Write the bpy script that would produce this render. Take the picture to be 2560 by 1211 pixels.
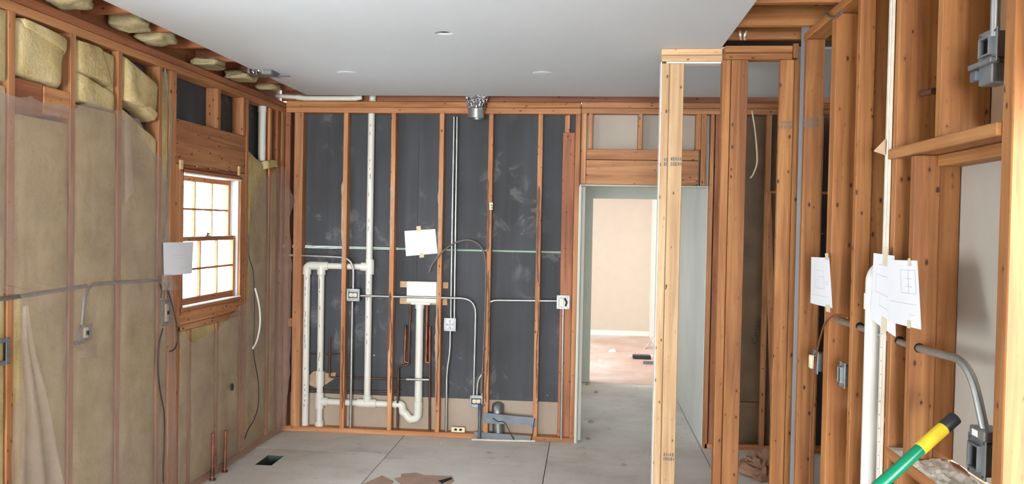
import bpy, bmesh, math, random
from mathutils import Vector, Matrix, noise

random.seed(7)
scene = bpy.context.scene
COL = scene.collection
for o in list(bpy.data.objects):
    bpy.data.objects.remove(o)

# ------------------------------------------------------------------ camera
IW, IH, FPX = 2560.0, 1211.0, 2068.5
YAW, PITCH, ROLL, CAMH = 0.0913, -0.0209, 0.0189, 1.7758
_f = Vector((-math.sin(YAW) * math.cos(PITCH), math.cos(YAW) * math.cos(PITCH), math.sin(PITCH)))
_r0 = Vector((math.cos(YAW), math.sin(YAW), 0))
_u0 = _r0.cross(_f)
_r = _r0 * math.cos(ROLL) + _u0 * math.sin(ROLL)
_u = _u0 * math.cos(ROLL) - _r0 * math.sin(ROLL)
cam_d = bpy.data.cameras.new('camera')
cam_d.sensor_width = 36.0
cam_d.lens = FPX / IW * 36.0
cam_d.clip_start = 0.05
cam = bpy.data.objects.new('camera', cam_d)
COL.objects.link(cam)
M = Matrix((( _r.x, _u.x, -_f.x, 0), (_r.y, _u.y, -_f.y, 0), (_r.z, _u.z, -_f.z, CAMH), (0, 0, 0, 1)))
cam.matrix_world = M
scene.camera = cam

# ------------------------------------------------------------------ world, lights, exposure
world = bpy.data.worlds.new('overcast_sky')
scene.world = world
world.use_nodes = True
bg = world.node_tree.nodes['Background']
bg.inputs[0].default_value = (0.93, 0.97, 1.0, 1)
bg.inputs[1].default_value = 17.0

def area(name, loc, direction, sx, sy, power, col):
    l = bpy.data.lights.new(name, 'AREA')
    l.shape = 'RECTANGLE'; l.size = sx; l.size_y = sy; l.energy = power; l.color = col
    o = bpy.data.objects.new(name, l)
    COL.objects.link(o)
    o.location = loc
    o.rotation_euler = Vector(direction).to_track_quat('-Z', 'Z').to_euler()
    return o
area('daylight_patio_door', (-0.7, -9.45, 1.35), (0, 1, 0.03), 3.2, 2.4, 1000, (1.0, 0.99, 0.975))
area('daylight_side_window', (-2.60, 2.43, 1.45), (1, 0, 0.0), 1.1, 1.5, 8, (0.97, 0.985, 1.0))
area('fill_passage_side', (-0.30, 8.1, 1.25), (1, 0, 0.0), 1.4, 1.9, 9, (0.95, 0.98, 1.0))  # fill lamp added to brighten the passage, no visible source
area('daylight_far_room_window', (-2.75, 10.9, 1.5), (1, 0, -0.05), 1.6, 2.2, 112, (0.97, 0.985, 1.0))
vs = scene.view_settings
scene.display_settings.display_device = 'sRGB'
vs.view_transform = 'Standard'; vs.look = 'None'; vs.gamma = 1.0; vs.exposure = 0.10
vs.use_curve_mapping = False

# ------------------------------------------------------------------ pixel -> place helpers (points of the room read off the photograph)
def _ray(x, y): return _f + _r * ((x - IW / 2) / FPX) - _u * ((y - IH / 2) / FPX)
CO = Vector((0, 0, CAMH))
def PY(x, y, Y): d = _ray(x, y); return CO + d * (Y / d.y)
def PX(x, y, X): d = _ray(x, y); return CO + d * (X / d.x)
def PZ(x, y, Z): d = _ray(x, y); return CO + d * ((Z - CAMH) / d.z)

# ------------------------------------------------------------------ materials
def srgb(r, g, b):
    def c(v):
        v /= 255.0
        return v / 12.92 if v <= 0.04045 else ((v + 0.055) / 1.055) ** 2.4
    return (c(r), c(g), c(b), 1)

class NT:
    def __init__(s, name):
        s.m = bpy.data.materials.new(name); s.m.use_nodes = True
        s.t = s.m.node_tree; s.b = s.t.nodes['Principled BSDF']; s.out = s.t.nodes['Material Output']
    def n(s, typ, **kw):
        x = s.t.nodes.new(typ)
        for k, v in kw.items():
            if k.startswith('i_'):
                x.inputs[k[2:].replace('_', ' ')].default_value = v
            else: setattr(x, k, v)
        return x
    def l(s, a, b): s.t.links.new(a, b)
    def coords(s, scale=(1, 1, 1), rnd=True):
        tc = s.n('ShaderNodeTexCoord'); mp = s.n('ShaderNodeMapping')
        mp.inputs['Scale'].default_value = scale
        if rnd:
            oi = s.n('ShaderNodeObjectInfo'); ml = s.n('ShaderNodeVectorMath', operation='SCALE')
            cx = s.n('ShaderNodeCombineXYZ')
            for i, k in enumerate((7.1, 13.3, 5.7)):
                mm = s.n('ShaderNodeMath', operation='MULTIPLY'); mm.inputs[1].default_value = k
                s.l(oi.outputs['Random'], mm.inputs[0]); s.l(mm.outputs[0], cx.inputs[i])
            ad = s.n('ShaderNodeVectorMath', operation='ADD')
            s.l(tc.outputs['Object'], ad.inputs[0]); s.l(cx.outputs[0], ad.inputs[1])
            s.l(ad.outputs[0], mp.inputs['Vector'])
        else:
            s.l(tc.outputs['Object'], mp.inputs['Vector'])
        return mp.outputs['Vector']
    def noise(s, vec, scale, detail=4, rough=0.55, dist=0.0):
        x = s.n('ShaderNodeTexNoise'); s.l(vec, x.inputs['Vector'])
        x.inputs['Scale'].default_value = scale; x.inputs['Detail'].default_value = detail
        x.inputs['Roughness'].default_value = rough; x.inputs['Distortion'].default_value = dist
        return x.outputs['Fac']
    def ramp(s, fac, stops):
        x = s.n('ShaderNodeValToRGB'); s.l(fac, x.inputs[0])
        e = x.color_ramp.elements
        while len(e) < len(stops): e.new(0.5)
        for q, (p, c) in zip(e, stops):
            q.position = p; q.color = c if len(c) == 4 else (*c, 1)
        return x.outputs[0]
    def mix(s, fac, a, b, mode='MIX'):
        x = s.n('ShaderNodeMix', data_type='RGBA', blend_type=mode)
        if isinstance(fac, (int, float)): x.inputs['Factor'].default_value = fac
        else: s.l(fac, x.inputs['Factor'])
        for v, i in ((a, 6), (b, 7)):
            if isinstance(v, tuple): x.inputs[i].default_value = v
            else: s.l(v, x.inputs[i])
        return x.outputs[2]
    def bump(s, h, strength, dist=0.01):
        x = s.n('ShaderNodeBump'); x.inputs['Strength'].default_value = strength; x.inputs['Distance'].default_value = dist
        s.l(h, x.inputs['Height']); s.l(x.outputs[0], s.b.inputs['Normal'])

def wood(name, dark, mid, light, axis, rough=0.62, knots=True):
    t = NT(name)
    sc = [22, 22, 22]; sc[axis] = 0.9
    v = t.coords(tuple(sc))
    g = t.noise(v, 1.0, 6, 0.6, 0.8)
    c = t.ramp(g, [(0.28, dark), (0.5, mid), (0.74, light)])
    sc2 = [70, 70, 70]; sc2[axis] = 2.0
    g2 = t.noise(t.coords(tuple(sc2)), 1.0, 3)
    c = t.mix(0.22, c, t.ramp(g2, [(0.3, (0.25, 0.25, 0.25)), (0.7, (0.8, 0.8, 0.8))]), 'SOFT_LIGHT')
    big = t.noise(t.coords((1.6, 1.6, 1.6)), 1.0, 3)
    c = t.mix(0.55, c, t.ramp(big, [(0.33, (0.30, 0.26, 0.23)), (0.66, (0.66, 0.66, 0.66))]), 'SOFT_LIGHT')
    if knots:
        sc3 = [7, 7, 7]; sc3[axis] = 3.6
        vo = t.n('ShaderNodeTexVoronoi'); t.l(t.coords(tuple(sc3)), vo.inputs['Vector'])
        sp = t.n('ShaderNodeSeparateColor'); t.l(vo.outputs['Color'], sp.inputs[0])
        rad = t.n('ShaderNodeMapRange'); rad.inputs['From Min'].default_value = 0.5; rad.inputs['To Min'].default_value = 0.0; rad.inputs['To Max'].default_value = 0.22
        t.l(sp.outputs[0], rad.inputs['Value'])
        dv = t.n('ShaderNodeMath', operation='SUBTRACT'); t.l(rad.outputs[0], dv.inputs[0]); t.l(vo.outputs['Distance'], dv.inputs[1])
        k = t.ramp(dv.outputs[0], [(0.0, (0, 0, 0)), (0.035, (1, 1, 1))])
        ad = t.n('ShaderNodeMath', operation='ADD'); t.l(dv.outputs[0], ad.inputs[0]); ad.inputs[1].default_value = 0.16
        halo = t.ramp(ad.outputs[0], [(0.0, (0, 0, 0)), (0.2, (0.45, 0.45, 0.45))])
        c = t.mix(halo, c, (dark[0] * 0.8, dark[1] * 0.72, dark[2] * 0.6, 1))
        c = t.mix(k, c, (dark[0] * 0.32, dark[1] * 0.24, dark[2] * 0.22, 1))
    oi = t.n('ShaderNodeObjectInfo')
    hs = t.n('ShaderNodeHueSaturation'); t.l(c, hs.inputs['Color'])
    mr = t.n('ShaderNodeMapRange'); mr.inputs['To Min'].default_value = 0.86; mr.inputs['To Max'].default_value = 1.12
    t.l(oi.outputs['Random'], mr.inputs['Value']); t.l(mr.outputs[0], hs.inputs['Value'])
    t.l(hs.outputs[0], t.b.inputs['Base Color'])
    t.b.inputs['Roughness'].default_value = rough
    t.bump(g, 0.15, 0.004)
    return t.m

OLD = [wood('old_pine_' + 'xyz'[a], srgb(142, 92, 58), srgb(178, 123, 80), srgb(202, 150, 106), a) for a in range(3)]
RED = [wood('reddish_fir_' + 'xyz'[a], srgb(120, 72, 46), srgb(152, 95, 62), srgb(174, 116, 80), a) for a in range(3)]
HONEY = [wood('honey_pine_' + 'xyz'[a], srgb(122, 74, 36), srgb(158, 104, 55), srgb(186, 134, 82), a) for a in range(3)]
PALE = [wood('new_pine_' + 'xyz'[a], srgb(176, 138, 98), srgb(206, 172, 130), srgb(226, 198, 160), a) for a in range(3)]

def plain(name, col, rough=0.5, metal=0.0, var=0.12, scale=6.0, bump=0.0, spec=0.5):
    t = NT(name)
    v = t.coords((1, 1, 1))
    g = t.noise(v, scale, 5)
    lo = tuple(c * (1 - var) for c in col[:3]) + (1,)
    hi = tuple(min(1, c * (1 + var)) for c in col[:3]) + (1,)
    t.l(t.ramp(g, [(0.35, lo), (0.65, hi)]), t.b.inputs['Base Color'])
    t.b.inputs['Roughness'].default_value = rough; t.b.inputs['Metallic'].default_value = metal
    t.b.inputs['Specular IOR Level'].default_value = spec
    if bump: t.bump(t.noise(v, scale * 6, 4), bump, 0.003)
    return t.m

M_CEIL = plain('painted_ceiling_drywall', srgb(212, 217, 221), 0.85, var=0.015, scale=2)
M_WHITE = plain('white_wall_paint', srgb(216, 218, 212), 0.7, var=0.03, scale=3)
M_GREYP = plain('grey_green_wall_paint', srgb(196, 199, 188), 0.75, var=0.03)
M_BEIGE = plain('beige_wall_paint', srgb(210, 197, 182), 0.8, var=0.02)
M_BASE = plain('white_trim_paint', srgb(238, 236, 230), 0.45, var=0.02)
M_PVC = plain('white_pvc', srgb(222, 222, 214), 0.35, var=0.02, scale=9)
M_EMT = plain('galvanised_conduit', srgb(176, 180, 178), 0.35, 0.85, var=0.1, scale=14)
M_ZINC = plain('galvanised_steel_box', srgb(140, 144, 146), 0.45, 0.8, var=0.15, scale=18)
M_STEEL = plain('blue_grey_steel_plate', srgb(104, 111, 118), 0.4, 0.6, var=0.15, scale=10)
M_COPPER = plain('aged_copper', srgb(146, 90, 68), 0.4, 0.75, var=0.3, scale=12)
M_COPPERD = plain('tarnished_copper', srgb(96, 70, 58), 0.5, 0.6, var=0.3, scale=12)
M_IVORY = plain('ivory_plastic', srgb(228, 218, 184), 0.4, var=0.04)
M_BLACK = plain('black_rubber', srgb(28, 28, 30), 0.5, var=0.2)
M_DARK = plain('dark_hollow', srgb(14, 14, 15), 0.9, var=0.1)
M_GLUE = plain('brown_adhesive', srgb(96, 54, 30), 0.55, var=0.25, scale=20)
M_PAPERBITS = plain('torn_drywall_paper', srgb(178, 150, 122), 0.9, var=0.15, scale=14)
M_TAPE = plain('masking_tape', srgb(214, 202, 172), 0.6, var=0.06)
M_PAPER = plain('white_printer_paper', srgb(232, 234, 240), 0.7, var=0.015)
M_INK = plain('grey_print', srgb(188, 190, 198), 0.8, var=0.1)
M_GREEN = plain('green_painted_metal', srgb(0, 128, 92), 0.25, 0.0, var=0.08)
M_YELLOW = plain('yellow_foam_grip', srgb(206, 186, 40), 0.7, var=0.08, scale=30, bump=0.2)
M_CARD = plain('brown_cardboard', srgb(172, 146, 130), 0.85, var=0.12, scale=7)
M_BAG = plain('crumpled_brown_paper', srgb(146, 112, 88), 0.9, var=0.12)
M_TAN = plain('tan_drywall_backing_paper', srgb(170, 156, 140), 0.9, var=0.07, scale=3)
M_BROWNP = plain('brown_drywall_backing_paper', srgb(150, 120, 92), 0.9, var=0.07, scale=3)
M_GREYBACK = plain('grey_drywall_backing_paper', srgb(178, 170, 158), 0.9, var=0.05, scale=3)
M_DRYEDGE = plain('grey_drywall_face', srgb(148, 152, 160), 0.85, var=0.06, scale=4)
M_WIREW = plain('white_cable_jacket', srgb(222, 220, 212), 0.45, var=0.04)
M_WIREG = plain('grey_cable_jacket', srgb(104, 98, 94), 0.5, var=0.1)
M_WIREB = plain('dark_cable_jacket', srgb(44, 40, 38), 0.5, var=0.2)
M_WIRER = plain('brown_lamp_cord', srgb(110, 64, 36), 0.5, var=0.2)
M_SEAM = plain('pale_green_seam', srgb(150, 178, 160), 0.8, var=0.12, scale=8)
M_PLASTER = plain('white_plaster_dust', srgb(214, 206, 192), 0.95, var=0.08, scale=20)
M_SIDING = plain('pale_siding', srgb(226, 230, 232), 0.8, var=0.03)
M_TEAL = plain('teal_trim_paint', srgb(70, 116, 116), 0.7, var=0.05)
M_GROUND = plain('bright_bounce_ground', srgb(236, 239, 242), 0.9, var=0.03, scale=3)  # whitened so the ground throws daylight up onto the ceiling
M_LINER = plain('grey_vinyl_jamb_liner', srgb(186, 190, 192), 0.4, var=0.04)
M_LENS = plain('cool_white_light_trim', srgb(226, 234, 244), 0.4, var=0.01)
M_DECK = plain('dark_attic_boards', srgb(92, 66, 46), 0.9, var=0.2, scale=5)

def mat_black_board():
    t = NT('black_fibreboard')
    v = t.coords((1, 1, 1))
    base = t.ramp(t.noise(v, 1.4, 3), [(0.35, srgb(52, 55, 59)), (0.65, srgb(68, 72, 79))])
    st = t.noise(t.coords((9, 9, 0.7)), 1.0, 3)
    base = t.mix(0.35, base, t.ramp(st, [(0.4, srgb(46, 50, 48)), (0.62, srgb(74, 76, 84))]))
    sc = t.noise(v, 5.5, 7, 0.62, 0.5)
    gate = t.noise(v, 1.1, 1)
    k = t.mix(1.0, t.ramp(sc, [(0.55, (0, 0, 0)), (0.68, (1, 1, 1))]), t.ramp(gate, [(0.42, (0, 0, 0)), (0.55, (1, 1, 1))]), 'MULTIPLY')
    k2 = t.mix(1.0, k, (0.4, 0.4, 0.4, 1), 'MULTIPLY')
    c = t.mix(k2, base, srgb(150, 150, 148))
    sp = t.n('ShaderNodeTexVoronoi'); sp.inputs['Scale'].default_value = 4.2; t.l(v, sp.inputs['Vector'])
    ks = t.ramp(sp.outputs['Distance'], [(0.025, (1, 1, 1)), (0.035, (0, 0, 0))])
    c = t.mix(ks, c, srgb(190, 186, 176))
    t.l(c, t.b.inputs['Base Color']); t.b.inputs['Roughness'].default_value = 0.7
    t.bump(t.noise(v, 90, 3), 0.15, 0.002)
    return t.m
M_BLACKBOARD = mat_black_board()

def mat_floor():
    t = NT('dusty_subfloor_plywood')
    v = t.coords((1, 1, 1))
    a = t.noise(v, 1.6, 6, 0.6)
    c = t.ramp(a, [(0.3, srgb(188, 182, 173)), (0.5, srgb(212, 208, 201)), (0.7, srgb(226, 223, 218))])
    s = t.noise(t.coords((1.2, 10, 1)), 1.0, 5)
    c = t.mix(0.10, c, t.ramp(s, [(0.35, srgb(178, 168, 154)), (0.6, srgb(220, 217, 211))]))
    d = t.noise(v, 7.0, 6, 0.65)
    c = t.mix(t.ramp(d, [(0.62, (0, 0, 0)), (0.78, (0.7, 0.7, 0.7))]), c, srgb(128, 112, 96))
    f = t.noise(v, 60, 3)
    c = t.mix(0.15, c, t.ramp(f, [(0.3, (0.2, 0.2, 0.2)), (0.7, (0.8, 0.8, 0.8))]), 'SOFT_LIGHT')
    t.l(c, t.b.inputs['Base Color']); t.b.inputs['Roughness'].default_value = 0.75
    t.bump(f, 0.1, 0.002)
    return t.m
M_FLOOR = mat_floor()

def mat_pinkfloor():
    t = NT('dusty_pink_subfloor')
    v = t.coords((1, 1, 1))
    a = t.noise(v, 1.2, 5, 0.6)
    c = t.ramp(a, [(0.35, srgb(212, 180, 166)), (0.5, srgb(222, 200, 188)), (0.62, srgb(230, 224, 220))])
    t.l(c, t.b.inputs['Base Color']); t.b.inputs['Roughness'].default_value = 0.6
    return t.m
M_PINK = mat_pinkfloor()

def mat_insul(name, lo, mid, hi):
    t = NT(name)
    v = t.coords((1, 1, 1))
    a = t.noise(v, 4, 6, 0.65)
    c = t.ramp(a, [(0.3, lo), (0.5, mid), (0.7, hi)])
    f = t.noise(v, 120, 3)
    c = t.mix(0.25, c, t.ramp(f, [(0.3, (0.2, 0.2, 0.2)), (0.7, (0.8, 0.8, 0.8))]), 'SOFT_LIGHT')
    t.l(c, t.b.inputs['Base Color']); t.b.inputs['Roughness'].default_value = 1.0
    t.b.inputs['Specular IOR Level'].default_value = 0.05
    t.bump(t.noise(v, 45, 5), 0.5, 0.012)
    return t.m
M_INS = mat_insul('yellow_fibreglass_wool', srgb(166, 146, 100), srgb(192, 173, 125), srgb(208, 191, 150))
M_INS2 = mat_insul('dusty_grey_yellow_wool', srgb(138, 126, 98), srgb(172, 160, 124), srgb(192, 182, 148))
M_KRAFT = plain('brown_kraft_facing', srgb(88, 68, 46), 0.6, var=0.25, scale=5, bump=0.3)

def mat_film(lo=0.29, hi=0.40, name='cloudy_polyethylene_film'):
    t = NT(name)
    v = t.coords((1, 1, 1), False)
    tr = t.n('ShaderNodeBsdfTransparent'); tr.inputs[0].default_value = (0.97, 0.96, 0.96, 1)
    df = t.n('ShaderNodeBsdfDiffuse'); df.inputs[0].default_value = srgb(190, 172, 160)
    gl = t.n('ShaderNodeBsdfGlossy'); gl.inputs['Roughness'].default_value = 0.22; gl.inputs[0].default_value = (0.9, 0.9, 0.92, 1)
    a = t.noise(v, 1.5, 4, 0.55, 0.0)
    k = t.ramp(a, [(0.3, (lo, lo, lo)), (0.7, (hi, hi, hi))])
    m1 = t.n('ShaderNodeMixShader'); t.l(k, m1.inputs[0]); t.l(tr.outputs[0], m1.inputs[1]); t.l(df.outputs[0], m1.inputs[2])
    m2 = t.n('ShaderNodeMixShader'); m2.inputs[0].default_value = 0.08; t.l(m1.outputs[0], m2.inputs[1]); t.l(gl.outputs[0], m2.inputs[2])
    t.l(m2.outputs[0], t.out.inputs['Surface'])
    return t.m
M_FILM = mat_film(); M_FILM2 = mat_film(0.14, 0.30, 'thin_polyethylene_film')

def mat_glass():
    t = NT('window_glass')
    tr = t.n('ShaderNodeBsdfTransparent'); tr.inputs[0].default_value = (0.96, 0.98, 0.98, 1)
    gl = t.n('ShaderNodeBsdfGlossy'); gl.inputs['Roughness'].default_value = 0.02
    m2 = t.n('ShaderNodeMixShader'); m2.inputs[0].default_value = 0.06
    t.l(tr.outputs[0], m2.inputs[1]); t.l(gl.outputs[0], m2.inputs[2]); t.l(m2.outputs[0], t.out.inputs['Surface'])
    return t.m
M_GLASS = mat_glass()

def mat_foil():
    t = NT('crinkled_aluminium_foil')
    v = t.coords((1, 1, 1))
    t.b.inputs['Base Color'].default_value = srgb(205, 205, 208); t.b.inputs['Metallic'].default_value = 1; t.b.inputs['Roughness'].default_value = 0.25
    vo = t.n('ShaderNodeTexVoronoi'); vo.inputs['Scale'].default_value = 55; t.l(v, vo.inputs['Vector'])
    t.bump(vo.outputs['Distance'], 0.9, 0.02)
    return t.m
M_FOIL = mat_foil()

# ------------------------------------------------------------------ mesh helpers
class Frame:
    def __init__(s, o, u, v, n): s.o, s.u, s.v, s.n = Vector(o), Vector(u), Vector(v), Vector(n)
    def __call__(s, a, b, c=0.0): return s.o + s.u * a + s.v * b + s.n * c
def face_back(p): return Frame(p, (1, 0, 0), (0, 0, 1), (0, -1, 0))      # on the back wall, facing the room
def face_left(p): return Frame(p, (0, 1, 0), (0, 0, 1), (1, 0, 0))       # on the left wall
def face_right(p): return Frame(p, (0, -1, 0), (0, 0, 1), (-1, 0, 0))    # on the right wall
def face_near(p): return Frame(p, (1, 0, 0), (0, 0, 1), (0, -1, 0))

class MB:
    def __init__(s): s.v, s.f = [], []
    def add(s, vs, fs):
        b = len(s.v); s.v += [Vector(p) for p in vs]; s.f += [tuple(i + b for i in q) for q in fs]; return s
    def hexa(s, p): return s.add(p, [(0, 3, 2, 1), (4, 5, 6, 7), (0, 1, 5, 4), (1, 2, 6, 5), (2, 3, 7, 6), (3, 0, 4, 7)])
    def box(s, x0, x1, y0, y1, z0, z1):
        return s.hexa([(x0, y0, z0), (x1, y0, z0), (x1, y1, z0), (x0, y1, z0), (x0, y0, z1), (x1, y0, z1), (x1, y1, z1), (x0, y1, z1)])
    def fbox(s, F, a0, a1, b0, b1, c0, c1):
        return s.hexa([F(a0, b0, c1), F(a1, b0, c1), F(a1, b0, c0), F(a0, b0, c0), F(a0, b1, c1), F(a1, b1, c1), F(a1, b1, c0), F(a0, b1, c0)])
    def tube(s, pts, r, seg=12, caps=True):
        pts = [Vector(p) for p in pts]; n = len(pts); rs = r if isinstance(r, (list, tuple)) else [r] * n
        d0 = (pts[1] - pts[0]).normalized()
        up = Vector((0, 0, 1)) if abs(d0.z) < 0.9 else Vector((1, 0, 0))
        a = d0.cross(up).normalized(); vs = []
        for i, p in enumerate(pts):
            d = ((pts[min(i + 1, n - 1)] - p).normalized() + (p - pts[max(i - 1, 0)]).normalized())
            if d.length < 1e-6: d = d0
            d.normalize(); a = (a - d * a.dot(d)).normalized(); b = d.cross(a)
            for k in range(seg):
                t = 2 * math.pi * k / seg; vs.append(p + (a * math.cos(t) + b * math.sin(t)) * rs[i])
        fs = []
        for i in range(n - 1):
            for k in range(seg):
                k2 = (k + 1) % seg; fs.append((i * seg + k, i * seg + k2, (i + 1) * seg + k2, (i + 1) * seg + k))
        if caps: fs.append(tuple(range(seg - 1, -1, -1))); fs.append(tuple((n - 1) * seg + k for k in range(seg)))
        return s.add(vs, fs)
    def ribbon(s, F, pts, w, c0, c1):
        # flat wavy strip in the plane of frame F: pts (a, b), half-width list w
        n = len(pts)
        for i in range(n - 1):
            (a0, b0), (a1, b1) = pts[i], pts[i + 1]; w0, w1 = w[i], w[i + 1]
            s.hexa([F(a0 - w0, b0, c1), F(a0 + w0, b0, c1), F(a0 + w0, b0, c0), F(a0 - w0, b0, c0),
                    F(a1 - w1, b1, c1), F(a1 + w1, b1, c1), F(a1 + w1, b1, c0), F(a1 - w1, b1, c0)])
        return s
    def poly(s, F, pts, c0, c1):
        n = len(pts)
        vs = [F(a, b, c1) for a, b in pts] + [F(a, b, c0) for a, b in pts]
        fs = [tuple(range(n)), tuple(range(2 * n - 1, n - 1, -1))] + [(i, i + n, (i + 1) % n + n, (i + 1) % n) for i in range(n)]
        return s.add(vs, fs)
    def disc(s, F, a, b, r, c0, c1, seg=16, rb=None):
        return s.poly(F, [(a + r * math.cos(2 * math.pi * k / seg), b + (rb or r) * math.sin(2 * math.pi * k / seg)) for k in range(seg)], c0, c1)

def wloc(o):
    p = Vector((0, 0, 0))
    while o: p += o.location; o = o.parent
    return p

def build(name, mb, mat, parent=None, smooth=False, bevel=0.0, base=False):
    me = bpy.data.meshes.new(name)
    vs = mb.v
    lo = Vector((min(v.x for v in vs), min(v.y for v in vs), min(v.z for v in vs)))
    hi = Vector((max(v.x for v in vs), max(v.y for v in vs), max(v.z for v in vs)))
    c = (lo + hi) / 2
    if base: c.z = lo.z
    me.from_pydata([v - c for v in vs], [], mb.f)
    if bevel or True:
        bm = bmesh.new(); bm.from_mesh(me)
        if bevel: bmesh.ops.bevel(bm, geom=bm.edges[:], offset=bevel, segments=1, affect='EDGES', clamp_overlap=True)
        bmesh.ops.recalc_face_normals(bm, faces=bm.faces[:])
        bm.to_mesh(me); bm.free()
    if smooth:
        me.polygons.foreach_set('use_smooth', [True] * len(me.polygons))
        me.set_sharp_from_angle(angle=math.radians(50))
    me.materials.append(mat)
    o = bpy.data.objects.new(name, me); COL.objects.link(o)
    if parent is not None:
        o.parent = parent; o.location = c - wloc(parent)
    else: o.location = c
    return o

def empty(name, loc):
    o = bpy.data.objects.new(name, None); COL.objects.link(o); o.location = loc; o.empty_display_size = 0.1; return o
def tag(o, label, cat, group=None):
    o['label'] = label; o['category'] = cat
    if group: o['group'] = group
    return o
def thing(name, loc, label, cat, group=None): return tag(empty(name, loc), label, cat, group)
def struct(name, loc, label, cat):
    o = empty(name, loc); o['kind'] = 'structure'; o['label'] = label; o['category'] = cat; return o
def smesh(name, mb, mat, label, cat, bevel=0.0):
    o = build(name, mb, mat, bevel=bevel); o['kind'] = 'structure'; o['label'] = label; o['category'] = cat; return o

def board(name, parent, x0, x1, y0, y1, z0, z1, mats, bevel=0.003):
    d = (x1 - x0, y1 - y0, z1 - z0); ax = d.index(max(d))
    m = mats[ax] if isinstance(mats, list) else mats
    return build(name, MB().box(x0, x1, y0, y1, z0, z1), m, parent, bevel=bevel)

def path(pts, r=0.05, n=7):
    pts = [Vector(p) for p in pts]; out = [pts[0]]
    for i in range(1, len(pts) - 1):
        a, b, c = pts[i - 1], pts[i], pts[i + 1]
        d1 = (a - b); d2 = (c - b); rr = min(r, d1.length * 0.49, d2.length * 0.49)
        p, q = b + d1.normalized() * rr, b + d2.normalized() * rr
        for k in range(n + 1):
            t = k / n; out.append(p * (1 - t) ** 2 + b * 2 * t * (1 - t) + q * t * t)
    out.append(pts[-1]); return out
def smoothline(pts, n=8):
    pts = [Vector(p) for p in pts]; out = []
    P = [pts[0]] + pts + [pts[-1]]
    for i in range(1, len(P) - 2):
        p0, p1, p2, p3 = P[i - 1], P[i], P[i + 1], P[i + 2]
        for k in range(n):
            t = k / n
            out.append(0.5 * ((2 * p1) + (p2 - p0) * t + (2 * p0 - 5 * p1 + 4 * p2 - p3) * t * t + (3 * p1 - p0 - 3 * p2 + p3) * t ** 3))
    out.append(pts[-1]); return out

# ================================================================== THE SETTING
XL, YB, XR, HC = -2.545, 6.752, 1.10, 2.8065       # left wall face, back wall face, right wall face, ceiling
SD = 0.089                                          # stud depth

# ---- floor: 4 ft subfloor sheets with open joints
floor = struct('floor', (0, 0, 0), 'grey dusty plywood subfloor of large sheets', 'floor')
build('subfloor_base', MB().box(-3.0, 3.0, -9.7, 9.39, -0.30, -0.28), M_DARK, floor)
seams = [-2.72, -1.492, -0.275, 0.945, 2.16, 2.9]
vx0, vx1, vy0, vy1 = -2.370, -2.245, 5.77, 6.025     # floor register cut-out
G = 0.0035
rows = {0: [-9.6, -2.65, 1.2, 3.64, 6.2, 7.555, 9.385], 1: [-9.6, -2.65, 0.0, 2.42, 4.86, 6.075, 7.555, 9.385], 2: [-9.6, -2.65, 1.2, 3.64, 6.72, 7.555, 9.385],
        3: [-9.6, -2.65, 0.0, 2.42, 4.86, 6.9, 9.385], 4: [-9.6, -2.65, 1.2, 3.64, 6.9]}
for i in range(5):
    for j in range(len(rows[i]) - 1):
        x0, x1, y0, y1 = seams[i] + G, seams[i + 1] - G, rows[i][j] + G, rows[i][j + 1] - G
        mb = MB()
        if x0 < vx0 < x1 and y0 < vy0 < y1:
            mb.box(x0, vx0, y0, y1, -0.02, 0).box(vx1, x1, y0, y1, -0.02, 0).box(vx0, vx1, y0, vy0, -0.02, 0).box(vx0, vx1, vy1, y1, -0.02, 0)
        else: mb.box(x0, x1, y0, y1, -0.02, 0)
        build('subfloor_panel', mb, M_FLOOR, floor, bevel=0.0)
ff = smesh('floor_far', MB().box(-2.8, 1.1, 9.385, 13.7, -0.02, 0.004), M_PINK, 'pale pinkish subfloor of the bright room beyond the doorway', 'floor')

# ---- ceiling: cut drywall with exposed joists at both sides
ceiling = struct('ceiling', (0, 0, HC), 'white painted drywall ceiling cut back from the walls', 'ceiling')
mb = MB(); cx, cy, cr = -0.80, 4.452, 0.05
CX0, CX1, CYB, CT = -2.316, 0.735, 6.625, 0.013
def crect(x0, x1, y0, y1): mb.box(x0, x1, y0, y1, HC, HC + CT)
crect(CX0, cx - 0.12, -9.6, 5.50); crect(CX0 + 0.13, cx - 0.12, 5.50, 5.66); crect(CX0, cx - 0.12, 5.66, CYB); crect(cx + 0.12, CX1, -9.6, CYB)
crect(cx - 0.12, cx + 0.12, -9.6, cy - 0.12); crect(cx - 0.12, cx + 0.12, cy + 0.12, CYB)
crect(CX1, 2.75, 4.86, CYB)
N = 24
ring_i = [(cx + cr * math.cos(2 * math.pi * k / N), cy + cr * 0.8 * math.sin(2 * math.pi * k / N)) for k in range(N)]
ring_o = []
for k in range(N):
    c, s = math.cos(2 * math.pi * k / N), math.sin(2 * math.pi * k / N); q = 0.12 / max(abs(c), abs(s)); ring_o.append((cx + c * q, cy + s * q))
vs_, fs_ = [], []
for k in range(N):
    for (px, py), z in ((ring_i[k], HC), (ring_o[k], HC), (ring_i[k], HC + CT), (ring_o[k], HC + CT)): vs_.append((px, py, z))
for k in range(N):
    a, b = 4 * k, 4 * ((k + 1) % N); fs_ += [(a, a + 1, b + 1, b), (a + 2, b + 2, b + 3, a + 3), (a, b, b + 2, a + 2)]
mb.add(vs_, fs_)
build('drywall_sheet', mb, M_CEIL, ceiling)
for y in (2.41, 2.82, 3.22, 3.63, 4.045, 4.455, 4.865, 5.29, 5.72, 6.13, 6.44):
    board('joist', ceiling, -2.72, -0.9, y, y + 0.04, HC + CT + 0.001, HC + 0.2, RED)
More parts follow.
